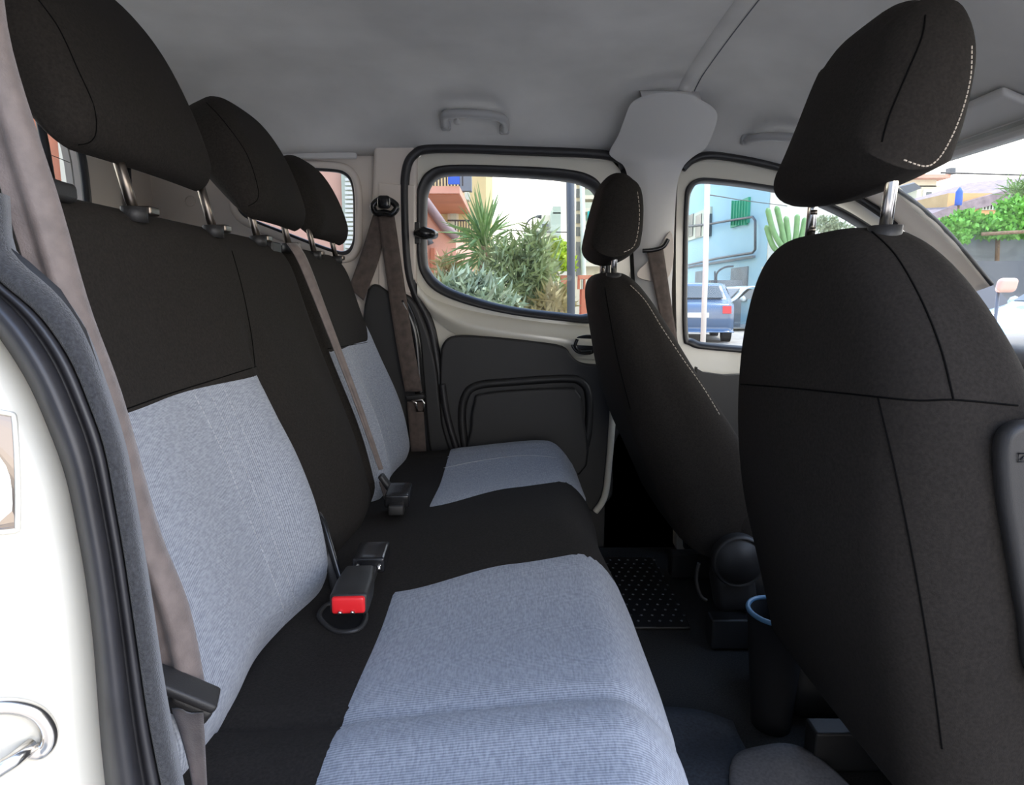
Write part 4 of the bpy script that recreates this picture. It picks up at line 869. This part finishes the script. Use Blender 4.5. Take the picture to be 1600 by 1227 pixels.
ww = bx('garden_wall', (9.2, 25.1, 0), (17, 25.4, 2.2), 'white_wall', None, 0); tag(ww, 'white wall behind the tall cactus', 'wall')
lw = face('low_wall', 1104, 438, 1160, 600, 25.2, 0.3, 'grey_wall'); tag(lw, 'low dark grey wall behind the parked silver car', 'wall')
rl = thing('railing', 'thin grey handrail above the low dark wall', 'railing', base(1125, 25.1))
MB().tube([U(a, b, 25.1) for a, b in cr([(1120, 520), (1120, 452), (1120, 428), (1132, 418), (1146, 416)])], 0.035, 6).build('rail', 'grey_metal', rl, True)
MB().tube([U(1117, 520, 25.1), U(1117, 424, 25.1)], 0.03, 6).build('rail_post', 'grey_metal', rl, True)
wp = MB().tube([U(1105, 286, 12), U(1102, 430, 12), (U(1096, 600, 12).x, 12, 0)], 0.048, 12).build('white_post', 'white_metal', None, True); tag(wp, 'white street post seen through the front door window', 'post')
cbl = MB().tube([U(a, b, y) for a, b, y in cr([(1104, 304, 12), (1130, 308, 17), (1160, 313, 21), (1230, 322, 25.7)])], 0.012, 5).build('overhead_cable', 'iron', None, True); tag(cbl, 'thin cable in front of the pale blue house', 'cable')
cc_ = thing('cactus', 'tall columnar cactus with many arms by the white wall', 'plant', base(1228, 24.2))
for k, (x0, y0, x1, y1, x2, y2) in enumerate([(1232, 400, 1210, 365, 1199, 325), (1230, 400, 1222, 360, 1213, 322), (1234, 400, 1232, 370, 1228, 338), (1238, 400, 1244, 365, 1246, 335), (1226, 400, 1208, 385, 1197, 352), (1240, 400, 1252, 370, 1258, 340), (1236, 400, 1262, 380, 1274, 330), (1234, 400, 1222, 385, 1224, 348)]):
    MB().tube([U(a, b, 24.2 + 0.05 * k) for a, b in cr([(x0, y0), (x1, y1), (x2, y2)], n=6)], [0.07] * 3 + [0.095] * 9 + [0.04], 9).build('cactus_arm', 'cactus', cc_, True)
MB().tube([Vector(base(1234, 24.2)), U(1234, 420, 24.2), U(1234, 392, 24.2)], [0.16, 0.15, 0.12], 10).build('cactus_trunk', 'cactus', cc_, True)
bush('faint grey shrub right of the cactus', 1300, 355, 20, [(1290, 350, 0.4, 0.3, 0.2), (1310, 365, 0.5, 0.3, 0.3)], 'leaf_grey', 800, (0.15, 0.03), 0.2)
# parked cars: body outline extruded across the width, cabin glass, wheels
def parked_car(label, origin, heading, m, plate_txt=None):
    t = thing('parked_car', label, 'car', tuple(origin)); R = Matrix.Rotation(heading, 4, 'Z'); T = Matrix.Translation(Vector(origin)) @ R
    def W(x, y, z): return T @ Vector((x, y, z))
    prof = [(-1.95, 0.35), (-2.0, 0.6), (-1.92, 0.92), (-1.60, 1.05), (-1.25, 1.40), (-0.9, 1.47), (0.1, 1.46), (0.45, 1.38), (1.0, 1.02), (1.75, 0.86), (1.98, 0.7), (2.0, 0.4), (1.9, 0.25), (-1.85, 0.25)]
    P = cr(prof, True, 4); rows = []
    for yy, sc in ((-0.84, 0.96), (-0.85, 0.985), (-0.70, 1.0), (0.0, 1.01), (0.70, 1.0), (0.85, 0.985), (0.84, 0.96)):
        rows.append([W(x * sc, yy * (1 - 0.16 * sm(0.95, 1.4, z)), 0.25 + (z - 0.25) * sc) for x, z in P])
    b = loft('body', rows, m, t, closed=True)
    for s in (-1, 1):
        pts = [W(x, s * (0.853 - 0.105 * sm(0.95, 1.4, z) / 1.0), z) for x, z in ((-1.35, 1.06), (-1.12, 1.34), (-0.85, 1.39), (0.05, 1.38), (0.35, 1.32), (0.82, 1.03))]
        plate('side_glass', pts, [], T.to_3x3() @ Vector((0, 0.012 * s, 0)), 'pane', t)
        for wx in (-1.25, 1.28):
            MB().tube([W(wx, s * 0.66, 0.31), W(wx, s * 0.875, 0.31)], 0.31, 24).build('wheel', 'tyre', t)
            MB().tube([W(wx, s * 0.87, 0.31), W(wx, s * 0.885, 0.31)], 0.21, 16).build('wheel_rim', 'chrome', t)
        MB().tube([W(0.75, s * 0.84, 1.02), W(0.72, s * 0.98, 1.06)], [0.05, 0.09], 8).build('wing_mirror', m, t, True)
        plate('tail_light', [W(-1.99, s * 0.78, 0.72), W(-1.95, s * 0.78, 0.90), W(-1.94, s * 0.58, 0.90), W(-1.99, s * 0.58, 0.72)], [], T.to_3x3() @ Vector((-0.03, 0, 0)), 'red_plastic', t)
    plate('rear_glass', [W(-1.61, -0.62, 1.08), W(-1.61, 0.62, 1.08), W(-1.31, 0.54, 1.37), W(-1.31, -0.54, 1.37)], [], T.to_3x3() @ Vector((-0.03, 0, 0.02)), 'pane', t)
    plate('windscreen', [W(0.98, -0.66, 1.06), W(0.98, 0.66, 1.06), W(0.56, 0.58, 1.36), W(0.56, -0.58, 1.36)], [], T.to_3x3() @ Vector((0.02, 0, 0.02)), 'pane', t)
    plate('number_plate', [W(-2.02, -0.26, 0.62), W(-2.02, 0.26, 0.62), W(-2.02, 0.26, 0.74), W(-2.02, -0.26, 0.74)], [], T.to_3x3() @ Vector((-0.02, 0, 0)), 'plate', t)
    bx('bumper', (0, 0, 0), (0.001, 0.001, 0.001), m, t, 0) if False else None
    return t
c1 = U(1080, 462, 17.5); parked_car('dark blue parked car with white number plate', (c1.x + 0.3, 18.6, 0), math.radians(80), 'car_navy')
c1 = U(1152, 462, 22); parked_car('silver parked car half hidden by the near front seat', (c1.x + 0.5, 23.0, 0), math.radians(200), 'car_silver')
c1 = U(1108, 462, 27); parked_car('pale blue parked car furthest away behind the white post', (c1.x, 29.5, 0), math.radians(85), 'car_blue')
# street seen through the windscreen
hs_ = thing('house', 'low house with grey tiled roof and orange wall beyond the windscreen', 'building', base(1560, 30))
face('wall', 1452, 302, 1660, 640, 30, 6, 'orange_wall', hs_)
ra = [U(1450, 336, 29.8), U(1500, 318, 29.8), U(1660, 272, 29.8), U(1660, 300, 29.8), U(1560, 318, 29.8), U(1455, 345, 29.8)]
plate('tiled_roof', ra, [], (0, 6, 0.6), 'roof_tile', hs_)
wdw = face('window_frame', 1532, 314, 1568, 328, 29.9, 0.08, 'shutter', hs_)
for k in range(7): face('window_bar', 1534 + 5 * k, 315, 1536 + 5 * k, 327, 29.85, 0.06, 'iron', wdw)
th = thing('house', 'cream town house with eaves behind the windscreen pillar', 'building', base(1445, 40))
face('wall', 1405, 290, 1470, 640, 40, 6, 'cream_wall', th); face('eaves', 1395, 272, 1486, 278, 39.4, 7, 'salmon', th); face('upper_wall', 1400, 278, 1464, 292, 40, 6, 'cream_wall', th)
wf2 = face('window_frame', 1440, 296, 1460, 336, 39.9, 0.1, 'white_wall', th); face('window_pane', 1446, 300, 1456, 328, 39.85, 0.1, 'pane', wf2)
face('gutter', 1484, 262, 1494, 272, 39.3, 0.4, 'grey_metal', th)
plate('solar_panel', [U(1406, 292, 31), U(1430, 286, 31), U(1441, 294, 31), U(1416, 303, 31)], [], (0, 0.1, 0.05), 'grey_metal', th)
um = thing('closed_parasol', 'closed blue parasol standing above the hedge', 'parasol', base(1498, 27)); MB().tube([Vector(base(1498, 27)), U(1498, 320, 27)], 0.05, 8).build('pole', 'bark', um, True)
MB().tube([U(1497, 321, 27), U(1498, 312, 27), U(1499, 300, 27), U(1500, 293, 27)], [0.12, 0.13, 0.12, 0.03], 10).build('folded_canopy', 'blue_cloth', um, True)
cb2 = MB().tube([U(a, b, 24) for a, b in cr([(1470, 270), (1540, 272), (1640, 275)])], 0.03, 5).build('overhead_cable', 'iron', None, True); tag(cb2, 'thick cable crossing the sky in the windscreen', 'cable')
hg = thing('hedge', 'bright green hedge on top of the grey wall beyond the windscreen', 'plant', base(1540, 20))
foliage('foliage', None, [(lambda c: (c.x, 20, c.z, rx, 0.5, rz))(U(a, b, 20)) for a, b, rx, rz in ((1480, 356, 0.45, 0.22), (1508, 348, 0.4, 0.32), (1545, 352, 0.6, 0.25), (1582, 336, 0.45, 0.5), (1590, 352, 0.6, 0.35), (1640, 335, 0.8, 0.6), (1490, 368, 0.4, 0.25), (1560, 364, 0.5, 0.12))], 'leaf_hedge', 9000, (0.16, 0.05), 0.1, hg)
for a in (1490, 1560, 1630): MB().tube([Vector(base(a, 20.3)), U(a, 345, 20.3)], 0.06, 8).build('stem', 'bark', hg, True)
pa = bush('spiky palm tuft above the hedge', 1600, 300, 22, [(1600, 300, 0.5, 0.4, 0.25)], 'leaf_yucca', 300, (0.5, 0.02), 0.3)
gwl = face('street_wall', 1440, 366, 1720, 640, 20.6, 0.4, 'grey_wall'); tag(gwl, 'grey concrete wall below the green hedge', 'wall')
lw2 = face('fence_panel', 1480, 408, 1720, 640, 19.4, 0.1, 'grey_metal'); tag(lw2, 'dark grey fence panel in front of the concrete wall', 'fence')
bm_ = MB().tube([U(1534, 366, 19.35), U(1640, 360, 19.35)], 0.05, 8).build('beam', 'bark', None, True); tag(bm_, 'thin wooden beam along the top of the concrete wall', 'beam')
c1 = U(1640, 462, 9.5); vc = parked_car('light blue parked car ahead of the windscreen', (c1.x + 1.2, 9.8, 0), math.radians(185), 'car_blue')
pm = thing('wing_mirror', 'round pale pink mirror beyond the front seat shoulder', 'mirror', tuple(U(1574, 462, 8.0)))
rbox('mirror_shell', (0.10, 0.05, 0.085), 0.05, lambda x, y, z: U(1573, 446, 8.0) + Vector((x * 1.15 + z * 0.2, y, z)), 'pink_shell', pm, (3, 2, 3), 5)
MB().tube([U(1560, 452, 8.05), Vector((U(1560, 452, 8.05).x, 8.05, 0.0))], 0.02, 8).build('mirror_stem', 'grey_metal', pm, True)
# street behind the car, seen through the rear windows
rh = thing('house', 'terracotta house wall seen through the rear window', 'building', (-8.2, 12, 0))
bx('wall', (-9.5, 10.2, 0), (-6.2, 15.0, 7), 'terracotta', rh, 0)
bx('corner_strip', (-6.36, 9.9, 0), (-6.0, 10.2, 7), 'cream_wall', rh, 0)
ph = thing('house', 'pink house wall with a louvred shutter behind the quarter window', 'building', (-4, 7.5, 0))
face('wall', 396, 60, 640, 700, 7.5, 1.2, 'pink_wall', ph)
sq = face('shutter', 538, 262, 580, 420, 7.42, 0.06, 'shutter', ph)
for k in range(22): face('shutter_slat', 539, 264 + 7 * k, 579, 268.5 + 7 * k, 7.38, 0.05, 'white_wall', sq)
